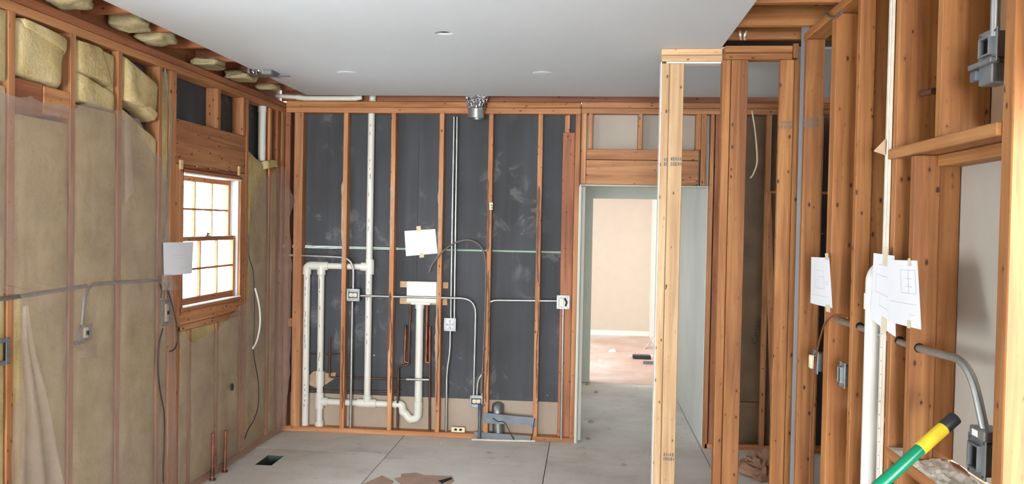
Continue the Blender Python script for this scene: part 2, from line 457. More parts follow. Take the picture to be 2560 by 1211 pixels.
for y in (2.7, 3.1, 3.51, 3.925, 4.355, 4.66):
    board('joist', ceiling, 0.2, 2.7, y, y + 0.042, HC + CT + 0.001, HC + 0.2, HONEY if y > 3.8 else OLD)
build('attic_deck', MB().box(-2.8, 2.8, -9.7, 7.0, HC + 0.2, HC + 0.23), M_DECK, ceiling)

# ---- left wall
wl = struct('wall_left', (XL, 3.0, 0), 'open stud wall with yellow insulation and a small window', 'wall')
XB = XL - SD
def lstud(y0, y1, z0=0.04, z1=2.675, mats=OLD, name='stud', dx=0.0): return board(name, wl, XB, XL + dx, y0, y1, z0, z1, mats)
board('top_plate', wl, XB, XL, -9.6, 6.84, 2.675, 2.72, OLD); board('top_plate', wl, XB, XL, -9.6, 6.84, 2.722, 2.765, RED)
board('rim_board', wl, XB - 0.02, XB + 0.02, -9.6, 6.9, 2.768, 3.0, RED)
board('bottom_plate', wl, XB, XL, -9.6, 6.84, 0.0, 0.04, OLD)
for y0, y1, m in ((3.02, 3.06, OLD), (3.425, 3.47, OLD), (3.862, 3.905, OLD), (4.275, 4.318, OLD), (4.705, 4.745, OLD), (4.845, 4.915, OLD)):
    lstud(y0, y1, mats=m)
lstud(4.918, 4.9835, 0.04, 2.115, name='trimmer_stud'); lstud(5.8875, 5.962, 0.04, 2.115, name='trimmer_stud')
lstud(5.965, 6.005); lstud(6.42, 6.46); lstud(6.58, 6.62, mats=RED); lstud(6.68, 6.745)
for y in (-9.4, -8.4, -7.4, -6.4, -5.4, -4.6, -4.0, -3.4, -2.8, -2.4, -1.9, -1.4, -0.9, -0.4, 0.0, 0.4, 0.8, 1.2, 1.6, 1.82): lstud(y, y + 0.042)
lstud(5.487, 5.532, 2.397, 2.675, name='cripple_stud'); lstud(5.905, 5.96, 2.397, 2.675, name='cripple_stud')
board('header_board', wl, XB, XL - 0.004, 4.918, 5.96, 2.118, 2.395, OLD)
lstud(5.10, 5.14, 0.04, 1.06, name='cripple_stud'); lstud(5.50, 5.54, 0.04, 1.06, name='cripple_stud')
board('rough_sill', wl, XB, XL, 4.96, 5.92, 1.062, 1.10, OLD); board('rough_sill', wl, XB, XL - 0.002, 4.985, 5.886, 1.102, 1.183, OLD); board('header_shim', wl, XB, XL - 0.006, 4.985, 5.886, 2.093, 2.116, RED)
board('blocking', wl, XB + 0.02, XL - 0.004, 3.472, 3.66, 2.235, 2.39, RED); board('blocking', wl, XB + 0.02, XL - 0.001, 3.664, 3.86, 2.255, 2.385, OLD)
mb = MB()
mb.box(XB - 0.02, XB - 0.001, -9.6, 1.86, 0, 2.77).box(XB - 0.02, XB - 0.001, 1.86, 3.0, 0, 0.68).box(XB - 0.02, XB - 0.001, 1.86, 3.0, 2.22, 2.77).box(XB - 0.02, XB - 0.001, 3.0, 4.985, 0, 2.77).box(XB - 0.02, XB - 0.001, 5.885, 6.86, 0, 2.77)
mb.box(XB - 0.02, XB - 0.001, 4.985, 5.885, 0, 1.19).box(XB - 0.02, XB - 0.001, 4.985, 5.885, 2.09, 2.77)
build('sheathing_panel', mb, M_BLACKBOARD, wl)

# ---- window in the left wall
win = struct('window_1', (XL, 5.43, 1.19), 'small wooden six over six sash window glowing with daylight', 'window')
wy0, wy1, wz0, wz1 = 4.985, 5.885, 1.185, 2.09
XW0, XW1 = XB - 0.03, XL + 0.006                     # frame depth
board('jamb', win, XW0, XW1, wy0, wy0 + 0.022, wz0, wz1, RED); board('jamb', win, XW0, XW1, wy1 - 0.022, wy1, wz0, wz1, OLD)
board('head', win, XW0, XW1, wy0, wy1, wz1 - 0.022, wz1, RED); board('sill', win, XW0, XW1 + 0.006, wy0, wy1, wz0, wz0 + 0.024, RED)
build('sill_edge_strip', MB().box(XL - 0.004, XL + 0.014, wy0 + 0.02, wy1 - 0.02, wz0 + 0.0245, wz0 + 0.031), M_BASE, win)
build('head_edge_strip', MB().box(XL - 0.004, XL + 0.012, wy0 + 0.02, wy1 - 0.02, wz1 - 0.031, wz1 - 0.0225), M_BASE, win)
for k, yy in enumerate((wy1 - 0.036, wy0 + 0.023)):
    build('jamb_liner', MB().box(XB - 0.012, XL - 0.008, yy, yy + 0.012, wz0 + 0.032, wz1 - 0.033)
          .box(XB + 0.028, XB + 0.034, yy - 0.008 if k == 0 else yy + 0.012, yy if k == 0 else yy + 0.02, wz0 + 0.032, wz1 - 0.033), M_LINER, win)
def sash(xs, z0, z1, rails):
    y0, y1 = wy0 + 0.036, wy1 - 0.037
    st = 0.034; t = 0.028
    s = board('sash', win, xs - t, xs, y0, y0 + st, z0, z1, OLD)
    a = s
    board('stile', a, xs - t, xs, y1 - st, y1, z0, z1, OLD)
    board('rail', a, xs - t, xs, y0 + st, y1 - st, z0, z0 + rails[0], RED); board('rail', a, xs - t, xs, y0 + st, y1 - st, z1 - rails[1], z1, OLD)
    gy = (y1 - y0 - 2 * st) / 3; zz0, zz1 = z0 + rails[0], z1 - rails[1]; zm = (zz0 + zz1) / 2
    for k in (1, 2): board('muntin', a, xs - t + 0.004, xs - 0.002, y0 + st + gy * k - 0.007, y0 + st + gy * k + 0.007, zz0, zz1, OLD, 0.002)
    for k in range(3):
        q0, q1 = y0 + st + gy * k + (0.007 if k else 0), y0 + st + gy * (k + 1) - (0.007 if k < 2 else 0)
        board('muntin', a, xs - t + 0.004, xs - 0.002, q0, q1, zm - 0.007, zm + 0.007, OLD, 0.002)
        build('pane', MB().box(xs - t * 0.55, xs - t * 0.45, q0, q1, zz0, zm - 0.007), M_GLASS, a)
        build('pane', MB().box(xs - t * 0.55, xs - t * 0.45, q0, q1, zm + 0.007, zz1), M_GLASS, a)
    return s
sash(XB + 0.024, 1.626, wz1 - 0.032, (0.03, 0.036))
sash(XB + 0.064, wz0 + 0.032, 1.658, (0.045, 0.03))
F = face_left((XB + 0.05, 5.42, 1.659))
build('sash_lock', MB().fbox(F, -0.03, 0.03, 0, 0.006, -0.012, 0.012).disc(F, 0, 0.012, 0.014, -0.008, 0.008).fbox(F, -0.004, 0.034, 0.012, 0.02, -0.006, 0.006), M_ZINC, win)

# ---- back wall
wb = struct('wall_back', (-1.0, YB, 0), 'stripped back wall of bare studs over black sheathing', 'wall')
YBB = YB + SD
YS = YBB + 0.003
def bstud(x0, x1, z0=0.04, z1=2.683, mats=OLD, name='stud', dy=0.0): return board(name, wb, x0, x1, YB + dy, YBB, z0, z1, mats)
board('top_plate', wb, -2.54, -0.075, YB, YBB, 2.683, 2.729, OLD); board('top_plate', wb, -2.54, -0.075, YB, YBB, 2.730, 2.777, HONEY)
board('top_plate', wb, -0.072, 2.6, YB, YBB, 2.689, 2.733, OLD); board('top_plate', wb, -0.072, 2.6, YB, YBB, 2.735, 2.782, OLD)
board('rim_board', wb, -2.6, 2.6, YB + 0.05, YB + 0.085, 2.785, 3.0, RED)
board('bottom_plate', wb, -2.54, -0.83, YB, YBB, 0.0, 0.04, OLD); board('bottom_plate', wb, -0.80, -0.076, YB, YBB, 0.0, 0.04, OLD)
board('bottom_plate', wb, 0.97, 2.6, YB, YBB, 0.0, 0.04, OLD)
bstud(-2.545, -2.50, mats=RED); bstud(-2.465, -2.39, mats=OLD)
stx = [-2.045, -1.640, -1.236, -0.828, -0.420]
for x in stx: bstud(x, x + 0.038)
bstud(-0.118, -0.076)
board('blocking', wb, -2.50, -2.466, YB, YB + 0.04, 0.88, 0.955, OLD)
build('torn_paper', MB().poly(face_back(PY(800, 945, YS)), [(-0.1, -0.06), (-0.03, -0.09), (0.06, -0.05), (0.13, 0.0), (0.14, 0.05), (0.06, 0.04), (0.02, 0.07), (-0.06, 0.05), (-0.11, 0.0)], 0, 0.004), M_PAPERBITS, wb)
board('jack_board', wb, -0.218, -0.12, YB + 0.012, YB + 0.05, 0.042, 2.535, RED)
bstud(-0.205, -0.165, 0.04, 2.683, mats=OLD, dy=0.052)
# over the doorway
HB = 2.118
bstud(-0.070, -0.028, HB, 2.689, name='cripple_stud'); bstud(-0.012, 0.022, 2.404, 2.689, name='cripple_stud')
bstud(0.385, 0.42, 2.404, 2.689, name='cripple_stud'); bstud(0.845, 0.885, 2.404, 2.689, name='cripple_stud')
board('header_board', wb, -0.026, 0.872, YB + 0.006, YB + 0.05, HB + 0.20, 2.402, OLD)
board('header_board', wb, -0.026, 0.872, YB + 0.002, YB + 0.045, HB, HB + 0.196, OLD)
bstud(0.888, 0.928, HB, 2.689, name='trimmer_stud')
bstud(0.962, 0.992, 0.0, 2.689, name='trimmer_stud', mats=OLD); bstud(1.0, 1.055, 0.04, 2.689, mats=RED)
bstud(1.40, 1.44, 0.04, 2.689, mats=OLD); bstud(1.80, 1.84, 0.04, 2.689); bstud(2.2, 2.24, 0.04, 2.689)
for x0, x1 in ((-2.62, -1.425), (-1.423, -0.205), (-0.203, -0.0695)):
    build('sheathing_panel', MB().box(x0, x1, YS, YS + 0.02, 1.563, 2.78), M_BLACKBOARD, wb)
    build('sheathing_panel', MB().box(x0, x1, YS, YS + 0.02, 0.31, 1.547), M_BLACKBOARD, wb)
build('seam_strip', MB().box(-2.6, -0.21, YS + 0.001, YS + 0.012, 1.548, 1.562), M_SEAM, wb)
build('backing_panel', MB().box(-2.62, -0.072, YS - 0.002, YS + 0.02, 0.0, 0.309), M_TAN, wb)
build('backing_panel', MB().box(-0.069, 0.9715, YS, YS + 0.014, HB, 2.78), M_GREYBACK, wb)
build('backing_panel', MB().box(0.972, 2.7, YBB + 0.06, YBB + 0.08, 0.0, 2.78), M_BLACKBOARD, wb)

# brown glue beads and torn paper left on the stud faces
def glue(x, z0, z1, seed, mat, w0, name, dx=0.019, th=0.003):
    rnd = random.Random(seed); F = face_back((x + dx, YB, 0)); pts, ws = [], []
    n = max(6, int((z1 - z0) / 0.045)); a = rnd.uniform(-0.006, 0.006)
    for i in range(n + 1):
        a += rnd.uniform(-0.005, 0.005); a = max(-0.011, min(0.011, a)); pts.append((a, z0 + (z1 - z0) * i / n))
        ws.append(0.0015 if i in (0, n) else w0 * rnd.uniform(0.55, 1.3))
    build(name, MB().ribbon(F, pts, ws, -0.0005, th), mat, wb)
for k, (x, z0, z1) in enumerate(((-1.640, 0.35, 1.2), (-1.236, 0.25, 1.1), (-0.828, 0.3, 1.4), (-0.420, 0.35, 1.15), (-0.420, 1.3, 2.1), (-2.045, 0.2, 0.9))):
    glue(x, z0, z1, 20 + k, M_GLUE, 0.0055, 'glue_bead')
for k, (x, z0, z1) in enumerate(((-2.045, 1.35, 2.12), (-1.640, 1.55, 2.1), (-1.236, 1.5, 2.15), (-1.236, 0.55, 1.35), (-0.828, 1.55, 2.15), (-0.42, 1.6, 2.1), (-1.640, 0.7, 1.2))):
    glue(x, z0, z1, 60 + k, M_PAPERBITS if k < 4 else M_GLUE, 0.010, 'torn_paper', dx=0.012, th=0.002)

# ---- passage beyond the doorway and the bright room
HX0, HX1, HY0, HY1 = -0.058, 0.957, YBB + 0.018, 9.385
smesh('wall_hallway_left', MB().box(HX0 - 0.02, HX0, YB - 0.004, 6.87, 0, 2.10).box(HX0 - 0.02, HX0, 6.87, 7.35, 0, 2.45).box(HX0 - 0.02, HX0, 8.85, HY1, 0, 2.45).box(HX0 - 0.02, HX0, 7.35, 8.85, 2.25, 2.45), M_WHITE, 'white plastered left side of the doorway passage', 'wall')
smesh('wall_hallway_right', MB().box(HX1, HX1 + 0.013, YB - 0.002 + 0.09, HY1, 0, 2.46), M_WHITE, 'white plastered right side of the doorway passage', 'wall')
smesh('wall_hallway_end', MB().box(-0.08, 0.052, HY1, HY1 + 0.12, 0, 2.45).box(0.052, 0.90, HY1, HY1 + 0.12, 2.092, 2.45).box(0.90, 1.02, HY1, HY1 + 0.12, 0, 2.45), M_GREYP, 'grey green wall around the far opening of the passage', 'wall')
smesh('ceiling_hallway', MB().box(-0.08, 1.0, HY0 + 0.02, HY1, 2.45, 2.46), M_CEIL, 'white ceiling of the short passage beyond the doorway', 'ceiling')
tr = struct('trim_1', (-0.05, YB, 0), 'pale drywall edge and jamb strips around the doorway', 'trim')
build('jamb_strip', MB().box(-0.072, -0.060, YB - 0.012, YB + 0.11, 0.0, HB - 0.002), M_GREYP, tr)
build('jamb_strip', MB().box(-0.056, -0.028, YB + 0.10, YB + 0.16, 0.0, HB - 0.016), M_GREYP, tr)
build('head_strip', MB().box(-0.056, 0.955, YB + 0.03, YB + 0.16, HB - 0.014, HB - 0.002), M_GREYP, tr)
smesh('wall_side_room_added', MB().box(-1.6, -1.56, 6.9, 9.38, 0, 2.5).box(-1.56, HX0 - 0.021, 6.9, 6.94, 0, 2.5).box(-1.56, -0.09, 9.34, 9.38, 0, 2.5).box(-1.56, HX0 - 0.021, 6.94, 9.34, 2.46, 2.5), M_WHITE, 'unseen white walls added off the passage around its fill lamp', 'wall')  # unseen side room, added so the passage fill has somewhere to stand
smesh('wall_far', MB().box(-2.8, 1.1, 13.56, 13.6, 0, 2.6), M_BEIGE, 'beige far wall of the bright room beyond the doorway', 'wall')
smesh('wall_far_right', MB().box(1.022, 1.06, 9.505, 13.56, 0, 2.6), M_BASE, 'white side wall at the right of the bright room', 'wall')
smesh('wall_far_left', MB().box(-2.9, -2.86, 9.385, 13.6, 0, 2.6), M_BEIGE, 'beige side wall of the bright room out of sight', 'wall')
smesh('wall_far_near', MB().box(-2.86, -0.09, 9.39, 9.5, 0, 2.6), M_BEIGE, 'near wall of the bright room beside the passage', 'wall')
smesh('ceiling_far', MB().box(-2.9, 1.1, 9.385, 13.6, 2.6, 2.63), M_CEIL, 'white ceiling of the bright room beyond the passage', 'ceiling')
smesh('baseboard_far', MB().box(-2.8, 1.021, 13.545, 13.56, 0.004, 0.085), M_BASE, 'white baseboard along the beige far wall', 'baseboard', bevel=0.002)

# ---- partition of new and old studs at the right
wp = struct('wall_partition', (0.75, 4.8, 0), 'short free standing partition of new and old studs', 'wall')
P1, P2 = 4.84, 4.76
board('top_plate', wp, 0.400, 0.744, P1 - 0.006, P1 + 0.084, HC - 0.037, HC - 0.001, PALE); board('top_plate', wp, 0.402, 0.744, P1 - 0.004, P1 + 0.084, HC - 0.075, HC - 0.038, PALE)
build('drywall_shim', MB().box(0.43, 0.74, P1 + 0.004, P1 + 0.08, HC - 0.084, HC - 0.0755), M_BASE, wp)
board('stud', wp, 0.405, 0.4475, P1, P1 + 0.087, 0.04, HC - 0.0845, PALE); board('stud', wp, 0.4495, 0.531, P1 + 0.004, P1 + 0.042, 0.04, HC - 0.0845, PALE)
build('drywall_edge', MB().box(0.400, 0.4045, P1 + 0.002, P1 + 0.088, 0.02, HC - 0.076), M_BASE, wp)
board('bottom_plate', wp, 0.40, 0.735, P1, P1 + 0.087, 0.0, 0.038, PALE)
board('top_plate', wp, 0.748, 1.118, P2, P2 + 0.078, HC - 0.040, HC - 0.001, HONEY); board('top_plate', wp, 0.748, 1.118, P2 + 0.002, P2 + 0.078, HC - 0.078, HC - 0.042, HONEY)
board('stud', wp, 0.737, 0.7815, P2 + 0.004, P2 + 0.078, 0.04, HC - 0.0795, HONEY); board('stud', wp, 0.7845, 0.876, P2, P2 + 0.038, 0.04, HC - 0.0795, HONEY)
board('stud', wp, 1.052, 1.128, P2, P2 + 0.038, 0.04, HC - 0.0795, HONEY); board('stud', wp, 1.13, 1.165, P2 + 0.002, P2 + 0.078, 0.04, HC - 0.0795, HONEY)
board('bottom_plate', wp, 0.737, 1.165, P2, P2 + 0.078, 0.0, 0.038, HONEY)
board('nailing_block', wp, 1.12, 1.15, P2 - 0.002, P2 + 0.06, HC - 0.07, HC + 0.012, HONEY)
# torn plaster strip nailed to the rear of the post
build('corner_strip', MB().box(0.862, 0.884, P2 + 0.25, P2 + 0.262, 0.0, 2.25), M_PAPERBITS, wp)

# ---- right wall
wr = struct('wall_right', (XR, 3.3, 0), 'open honey coloured stud wall with a framed pass through', 'wall')
D6 = 0.152
board('top_plate', wr, XR, XR + 0.10, 1.2, 4.46, HC - 0.046, HC - 0.004, HONEY)
def rstud(y0, y1, z0=0.04, z1=HC - 0.047, d=D6, name='stud', mats=HONEY, x0=XR): return board(name, wr, x0, x0 + d, y0, y1, z0, z1, mats)
rstud(4.395, 4.435, d=0.093); rstud(3.872, 3.95); rstud(3.54, 3.578, d=0.062); rstud(3.545, 3.578, d=0.085, x0=XR + 0.0635)
rstud(3.102, 3.14)
rstud(2.735, 2.773, 2.08); rstud(2.925, 2.962, 1.0, 2.038, d=0.085); rstud(2.93, 2.962, 1.0, 2.038, d=0.066, x0=XR + 0.0865)
rstud(2.28, 2.337, d=D6); rstud(2.34, 2.378, 1.01, 2.0, d=0.07, name='trimmer_stud', x0=XR + 0.02)
rstud(1.86, 1.9); rstud(1.45, 1.49)
board('header_board', wr, XR - 0.012, XR + 0.088, 2.34, 3.15, 2.04, 2.078, HONEY)
board('header_board', wr, XR + 0.07, XR + 0.152, 2.38, 2.92, 2.0, 2.038, HONEY)
board('sill_board', wr, XR - 0.006, XR + 0.15, 2.34, 3.10, 0.955, 0.995, HONEY)
for y in (2.45, 2.72, 3.0): rstud(y, y + 0.038, 0.04, 0.953, name='cripple_stud')
board('bottom_plate', wr, XR, XR + D6, 1.2, 4.44, 0.0, 0.04, HONEY)
for (y0, y1, z0, z1, m) in ((1.0, 2.735, 2.08, 2.80, M_BROWNP), (2.3, 3.9, 1.0, 2.06, M_GREYBACK), (2.735, 3.9, 2.06, 2.80, M_BROWNP), (1.0, 3.9, 0.0, 0.99, M_BROWNP)):
    build('backing_panel', MB().box(XR + D6 + 0.002, XR + D6 + 0.015, y0, y1, z0, z1), m, wr)
build('drywall_strip', MB().box(XR + 0.022, XR + 0.034, 4.44, 4.60, 0.0, HC + 0.06), M_DRYEDGE, wr)
# niche sill covered with broken plaster
# closet shell behind the partition and the part of the room behind the camera
smesh('wall_closet', MB().box(2.62, 2.66, 3.9, 6.85, 0, 2.8), M_GREYBACK, 'grey drywall side wall of the closet behind the partition', 'wall')
smesh('wall_closet_near', MB().box(1.27, 2.62, 3.86, 3.9, 0, 2.8), M_GREYBACK, 'grey drywall near wall of the closet behind the partition', 'wall')
smesh('wall_right_rear', MB().box(XR + 0.1, XR + 0.15, -9.6, 1.2, 0, 3.0), M_TAN, 'tan wall at the right behind the viewer', 'wall')
smesh('wall_front', MB().box(-2.65, -2.2, -9.6, -9.5, 0, 3.0).box(0.8, 1.25, -9.6, -9.5, 0, 3.0).box(-2.2, 0.8, -9.6, -9.5, 2.5, 3.0), M_TAN, 'rear wall behind the viewer with a wide patio opening', 'wall')

# ================================================================== INSULATION
def lump(corners, xb, xf, amp, seed, nu=14, nv=26, jag=0.0, pw=12, axis='x', eb=0.85):
    """A closed pillow: corners (a, b) bl, br, tr, tl in the wall plane; xb back, xf front; returns MB."""
    off = Vector((seed * 3.1, seed * 1.7, seed * 0.9)); mb = MB(); vs = []
    (bl, br, tr, tl) = [Vector(c) for c in corners]
    def P(u, v): return (bl * (1 - u) + br * u) * (1 - v) + (tl * (1 - u) + tr * u) * v
    for j in range(nv + 1):
        for i in range(nu + 1):
            u, v = i / nu, j / nv
            p = P(u, v)
            eu = max(0, 1 - abs(2 * u - 1) ** pw); ev = max(0, 1 - abs(2 * v - 1) ** (pw * 2)); e = (eu * ev) ** 0.5
            n = noise.noise(Vector((p.x * 5, p.y * 4, 0)) + off) * 0.6 + noise.noise(Vector((p.x * 14, p.y * 11, 3)) + off) * 0.3
            if jag and (i in (0, nu) or j in (0, nv)):
                q = noise.noise_vector(Vector((p.x * 9, p.y * 9, 7)) + off) * jag; p = Vector((p.x + q.x, p.y + q.y))
            d = xb + (xf - xb) * (eb + (1 - eb) * e) + n * amp * e
            vs.append((d, p.x, p.y) if axis == 'x' else (p.x, d, p.y))
    n1 = len(vs)
    for k in range(n1):
        q = vs[k]; vs.append((xb, q[1], q[2]) if axis == 'x' else (q[0], xb, q[2]))
    fs = []; W = nu + 1
    for j in range(nv):
        for i in range(nu):
            a = j * W + i; fs += [(a, a + 1, a + W + 1, a + W), (n1 + a, n1 + a + W, n1 + a + W + 1, n1 + a + 1)]
    for i in range(nu):
        a = i; fs.append((a, n1 + a, n1 + a + 1, a + 1)); a = nv * W + i; fs.append((a, a + 1, n1 + a + 1, n1 + a))
    for j in range(nv):
        a = j * W; fs.append((a, a + W, n1 + a + W, n1 + a)); a = j * W + nu; fs.append((a, n1 + a, n1 + a + W, a + W))
    return mb.add(vs, fs)

GI = 'fibreglass batts in the left stud wall'
def batt(y0, y1, z0, z1, label, seed, xf=XL + 0.001, amp=0.008, corners=None, jag=0.0, nv=26):
    c = corners or [(y0, z0), (y1, z0), (y1, z1), (y0, z1)]
    o = build('insulation_batt', lump(c, XB + 0.004, xf, amp * (1.6 if xf > XL + 0.005 else 1), seed, 14, nv, jag, *((5, 'x', 0.55) if xf > XL + 0.005 or 'crumpled' in label else (12, 'x', 0.85))), M_INS, smooth=True, base=True)
    return tag(o, label, 'insulation', GI)
batt(3.063, 3.422, 0.045, 2.34, 'tall yellow batt cut by the left picture edge', 1, nv=60)
batt(3.063, 3.422, 2.36, 2.67, 'short yellow batt at the top left picture corner', 2)
batt(3.473, 3.859, 0.045, 2.23, 'tall plastic covered batt below the wooden blocking', 3, nv=60)
batt(0, 0, 0, 0, 'bulging yellow batt above the wooden blocking', 4, XL + 0.008, 0.014, [(3.475, 2.395), (3.815, 2.40), (3.84, 2.60), (3.475, 2.668)], 0.02)
batt(0, 0, 0, 0, 'folded strip of yellow wool under the left top plate', 5, XL + 0.016, 0.014, [(3.50, 2.625), (3.845, 2.565), (3.857, 2.64), (3.50, 2.67)], 0.015, 10)
batt(3.908, 4.272, 0.045, 2.335, 'tall plastic covered batt in the third bay before the window', 6, nv=60)
batt(0, 0, 0, 0, 'lower lobe of sagging yellow wool in the third bay', 7, XL + 0.008, 0.014, [(3.91, 2.345), (4.27, 2.34), (4.268, 2.44), (3.91, 2.51)], 0.012, 12)
batt(0, 0, 0, 0, 'upper lobe of sagging yellow wool under the top plate', 8, XL + 0.010, 0.014, [(3.912, 2.495), (4.266, 2.455), (4.14, 2.672), (3.912, 2.668)], 0.015, 12)
batt(0, 0, 0, 0, 'crumpled grey yellow wool beside the sagging lobes', 9, XL - 0.012, 0.02, [(4.20, 2.45), (4.271, 2.42), (4.271, 2.66), (4.15, 2.668)], 0.01, 12)
batt(0, 0, 0, 0, 'tall yellow batt with a rounded top beneath the black gap', 10, XL - 0.002, 0.014, [(4.321, 0.045), (4.70, 0.045), (4.70, 2.24), (4.321, 2.37)], 0.012, 60)
batt(0, 0, 0, 0, 'big drooping yellow pad leaning out above the black gap', 11, XL + 0.022, 0.018, [(4.322, 2.405), (4.68, 2.375), (4.70, 2.56), (4.33, 2.673)], 0.015, 20)
batt(0, 0, 0, 0, 'small curled end of the drooping yellow pad', 12, XL + 0.026, 0.014, [(4.47, 2.40), (4.64, 2.335), (4.68, 2.385), (4.52, 2.44)], 0.012, 10)
batt(4.748, 4.842, 0.045, 2.66, 'narrow strip of yellow wool beside the window stud', 13, XL - 0.01, nv=60)
batt(4.986, 5.098, 0.045, 1.058, 'narrow batt under the left end of the window', 14)
batt(5.143, 5.498, 0.045, 1.058, 'wide batt under the middle of the window', 15)
batt(5.543, 5.885, 0.045, 1.058, 'batt under the right end of the window', 16)
batt(0, 0, 0, 0, 'tall batt with a torn top right of the window', 17, XL - 0.004, 0.014, [(6.008, 0.045), (6.416, 0.045), (6.40, 2.20), (6.01, 2.30)], 0.02, 60)
batt(0, 0, 0, 0, 'loose curl of yellow wool behind the white vent pipe', 18, XL + 0.02, 0.02, [(6.30, 2.17), (6.57, 2.21), (6.56, 2.27), (6.31, 2.25)], 0.02, 10)
batt(6.463, 6.577, 0.045, 2.2, 'narrow batt between two studs near the room corner', 19, nv=50)
GT = 'insulation tufts in the ceiling gap'
def tuft(px, py, rx, rz, label, seed, X=-2.50):
    p = PX(px, py, X); mb = MB(); vs, fs = [], []; nu, nv = 24, 14; off = Vector((seed * 2.3, seed, 0))
    def sq(v, e): return math.copysign(abs(v) ** e, v)
    for j in range(nv + 1):
        th = math.pi * j / nv
        for i in range(nu):
            ph = 2 * math.pi * i / nu; d = Vector((sq(math.sin(th), 0.6) * sq(math.cos(ph), 0.5), sq(math.sin(th), 0.6) * sq(math.sin(ph), 0.5), sq(math.cos(th), 0.7)))
            k = 0.95 + 0.28 * noise.noise(d * 1.3 + off) + 0.10 * noise.noise(d * 4 + off)
            vs.append((p.x + d.x * 0.10 * k, p.y + d.y * rx * 0.8 * k, max(2.772, p.z + rz * 0.55 + d.z * rz * 0.95 * k)))
    for j in range(nv):
        for i in range(nu): fs.append((j * nu + i, j * nu + (i + 1) % nu, (j + 1) * nu + (i + 1) % nu, (j + 1) * nu + i))
    tag(build('insulation_tuft', mb.add(vs, fs), M_INS2, smooth=True), label, 'insulation', GT)
tuft(172, 12, 0.10, 0.04, 'tuft of wool above the plate at the top left corner', 1)
tuft(325, 66, 0.12, 0.07, 'largest wool tuft stuffed between the ceiling joists', 2)
tuft(390, 104, 0.13, 0.05, 'flat grey wool tuft in the second joist bay', 3)
tuft(522, 176, 0.13, 0.05, 'yellow wool tuft hanging above the window header', 4)
tuft(600, 205, 0.13, 0.05, 'wool tuft below the silver metal box in the ceiling gap', 5)
tuft(668, 222, 0.07, 0.025, 'little wool tuft near the ceiling corner', 6)

GK = 'kraft faced batts in the closet'
def kraft(x0, x1, z0, z1, label, seed):
    return tag(build('insulation_batt', lump([(x0, z0), (x1, z0), (x1, z1), (x0, z1)], YBB - 0.01, YB + 0.035, 0.012, seed, 12, 24, axis='y'), M_KRAFT, smooth=True, base=True), label, 'insulation', GK)
kb = kraft(1.058, 1.398, 0.385, 2.68, 'tall brown paper faced batt behind the partition studs', 31)
kraft(1.058, 1.398, 0.045, 0.38, 'short brown paper faced batt at the closet floor', 32)
kraft(1.443, 1.797, 0.045, 2.68, 'brown paper faced batt seen between the far right studs', 33)
fc = bpy.data.curves.new('lettering', 'FONT'); fc.body = 'Certain'; fc.size = 0.07; fc.extrude = 0.0005; fc.materials.append(plain('faded_dark_print', srgb(56, 44, 36), 0.8))
_t = bpy.data.objects.new('lettering_curve', fc); COL.objects.link(_t); bpy.context.view_layer.update()
_m = bpy.data.meshes.new_from_object(_t.evaluated_get(bpy.context.evaluated_depsgraph_get())); bpy.data.objects.remove(_t)
fo = bpy.data.objects.new('lettering', _m); COL.objects.link(fo); fo.parent = kb
fo.rotation_euler = (math.radians(90), math.radians(-82), 0)
_p = PY(1893, 862, YB + 0.024); fo.location = _p - wloc(kb)

# ================================================================== PLASTIC FILM
def film(name, fn, nu, nv, label, parent=None, mat=None):
    vs = [fn(i / nu, j / nv) for j in range(nv + 1) for i in range(nu + 1)]; W = nu + 1
    fs = [(j * W + i, j * W + i + 1, (j + 1) * W + i + 1, (j + 1) * W + i) for j in range(nv) for i in range(nu)]
    o = build(name, MB().add(vs, fs), mat or M_FILM, parent, smooth=True)
    if parent is None: tag(o, label, 'plastic sheet', 'plastic vapour barrier sheets')
    return o
def lerp(pts, t):
    for (a, va), (b, vb) in zip(pts, pts[1:]):
        if t <= b: return va + (vb - va) * (t - a) / (b - a) if t > a else va
    return pts[-1][1]
def wrk(y, z, k=0.0): return 0.019 + 0.006 * abs(noise.noise(Vector((y * 5, z * 1.3, k)))) + 0.007 * abs(noise.noise(Vector((y * 15, z * 6, k + 4)))) + 0.004 * noise.noise(Vector((y * 3 + z * 6, z * 9 - y * 7, k + 9)))
def f1(u, v):
    zt = lerp([(0, 2.32), (0.42, 2.30), (0.55, 2.37), (0.8, 2.33), (0.81, 2.30), (0.86, 2.18), (0.95, 2.12), (1.0, 1.95)], u)
    zt += 0.03 * noise.noise(Vector((u * 9, 3, 0))) + 0.012 * noise.noise(Vector((u * 40, 5, 0))); z = 0.01 + (zt - 0.01) * v
    yl = lerp([(0, 3.40), (0.9, 3.44), (1.0, 3.476), (1.42, 3.48), (1.46, 3.2), (2.4, 3.15)], z)
    yr = lerp([(0, 4.92), (1.0, 4.90), (1.3, 4.86), (1.7, 4.80), (2.4, 4.78)], z)
    y = yl + (yr - yl) * u
    return (XL + wrk(y, z, 1), y, z)
pf = film('plastic_sheet', f1, 130, 90, 'large cloudy plastic sheet covering the insulation left of the window')
def f2(u, v):
    y = 4.93 + 1.06 * u
    zt = lerp([(0, 1.06), (0.15, 0.98), (0.5, 1.02), (0.8, 1.14), (1, 1.18)], u) + 0.012 * noise.noise(Vector((u * 14, 0, 0)))
    z = 0.01 + (zt - 0.01) * v
    return (XL + wrk(y, z, 7) + 0.012 * v ** 6, y, z)
film('plastic_sheet', f2, 60, 50, 'cloudy plastic sheet hanging below the window')
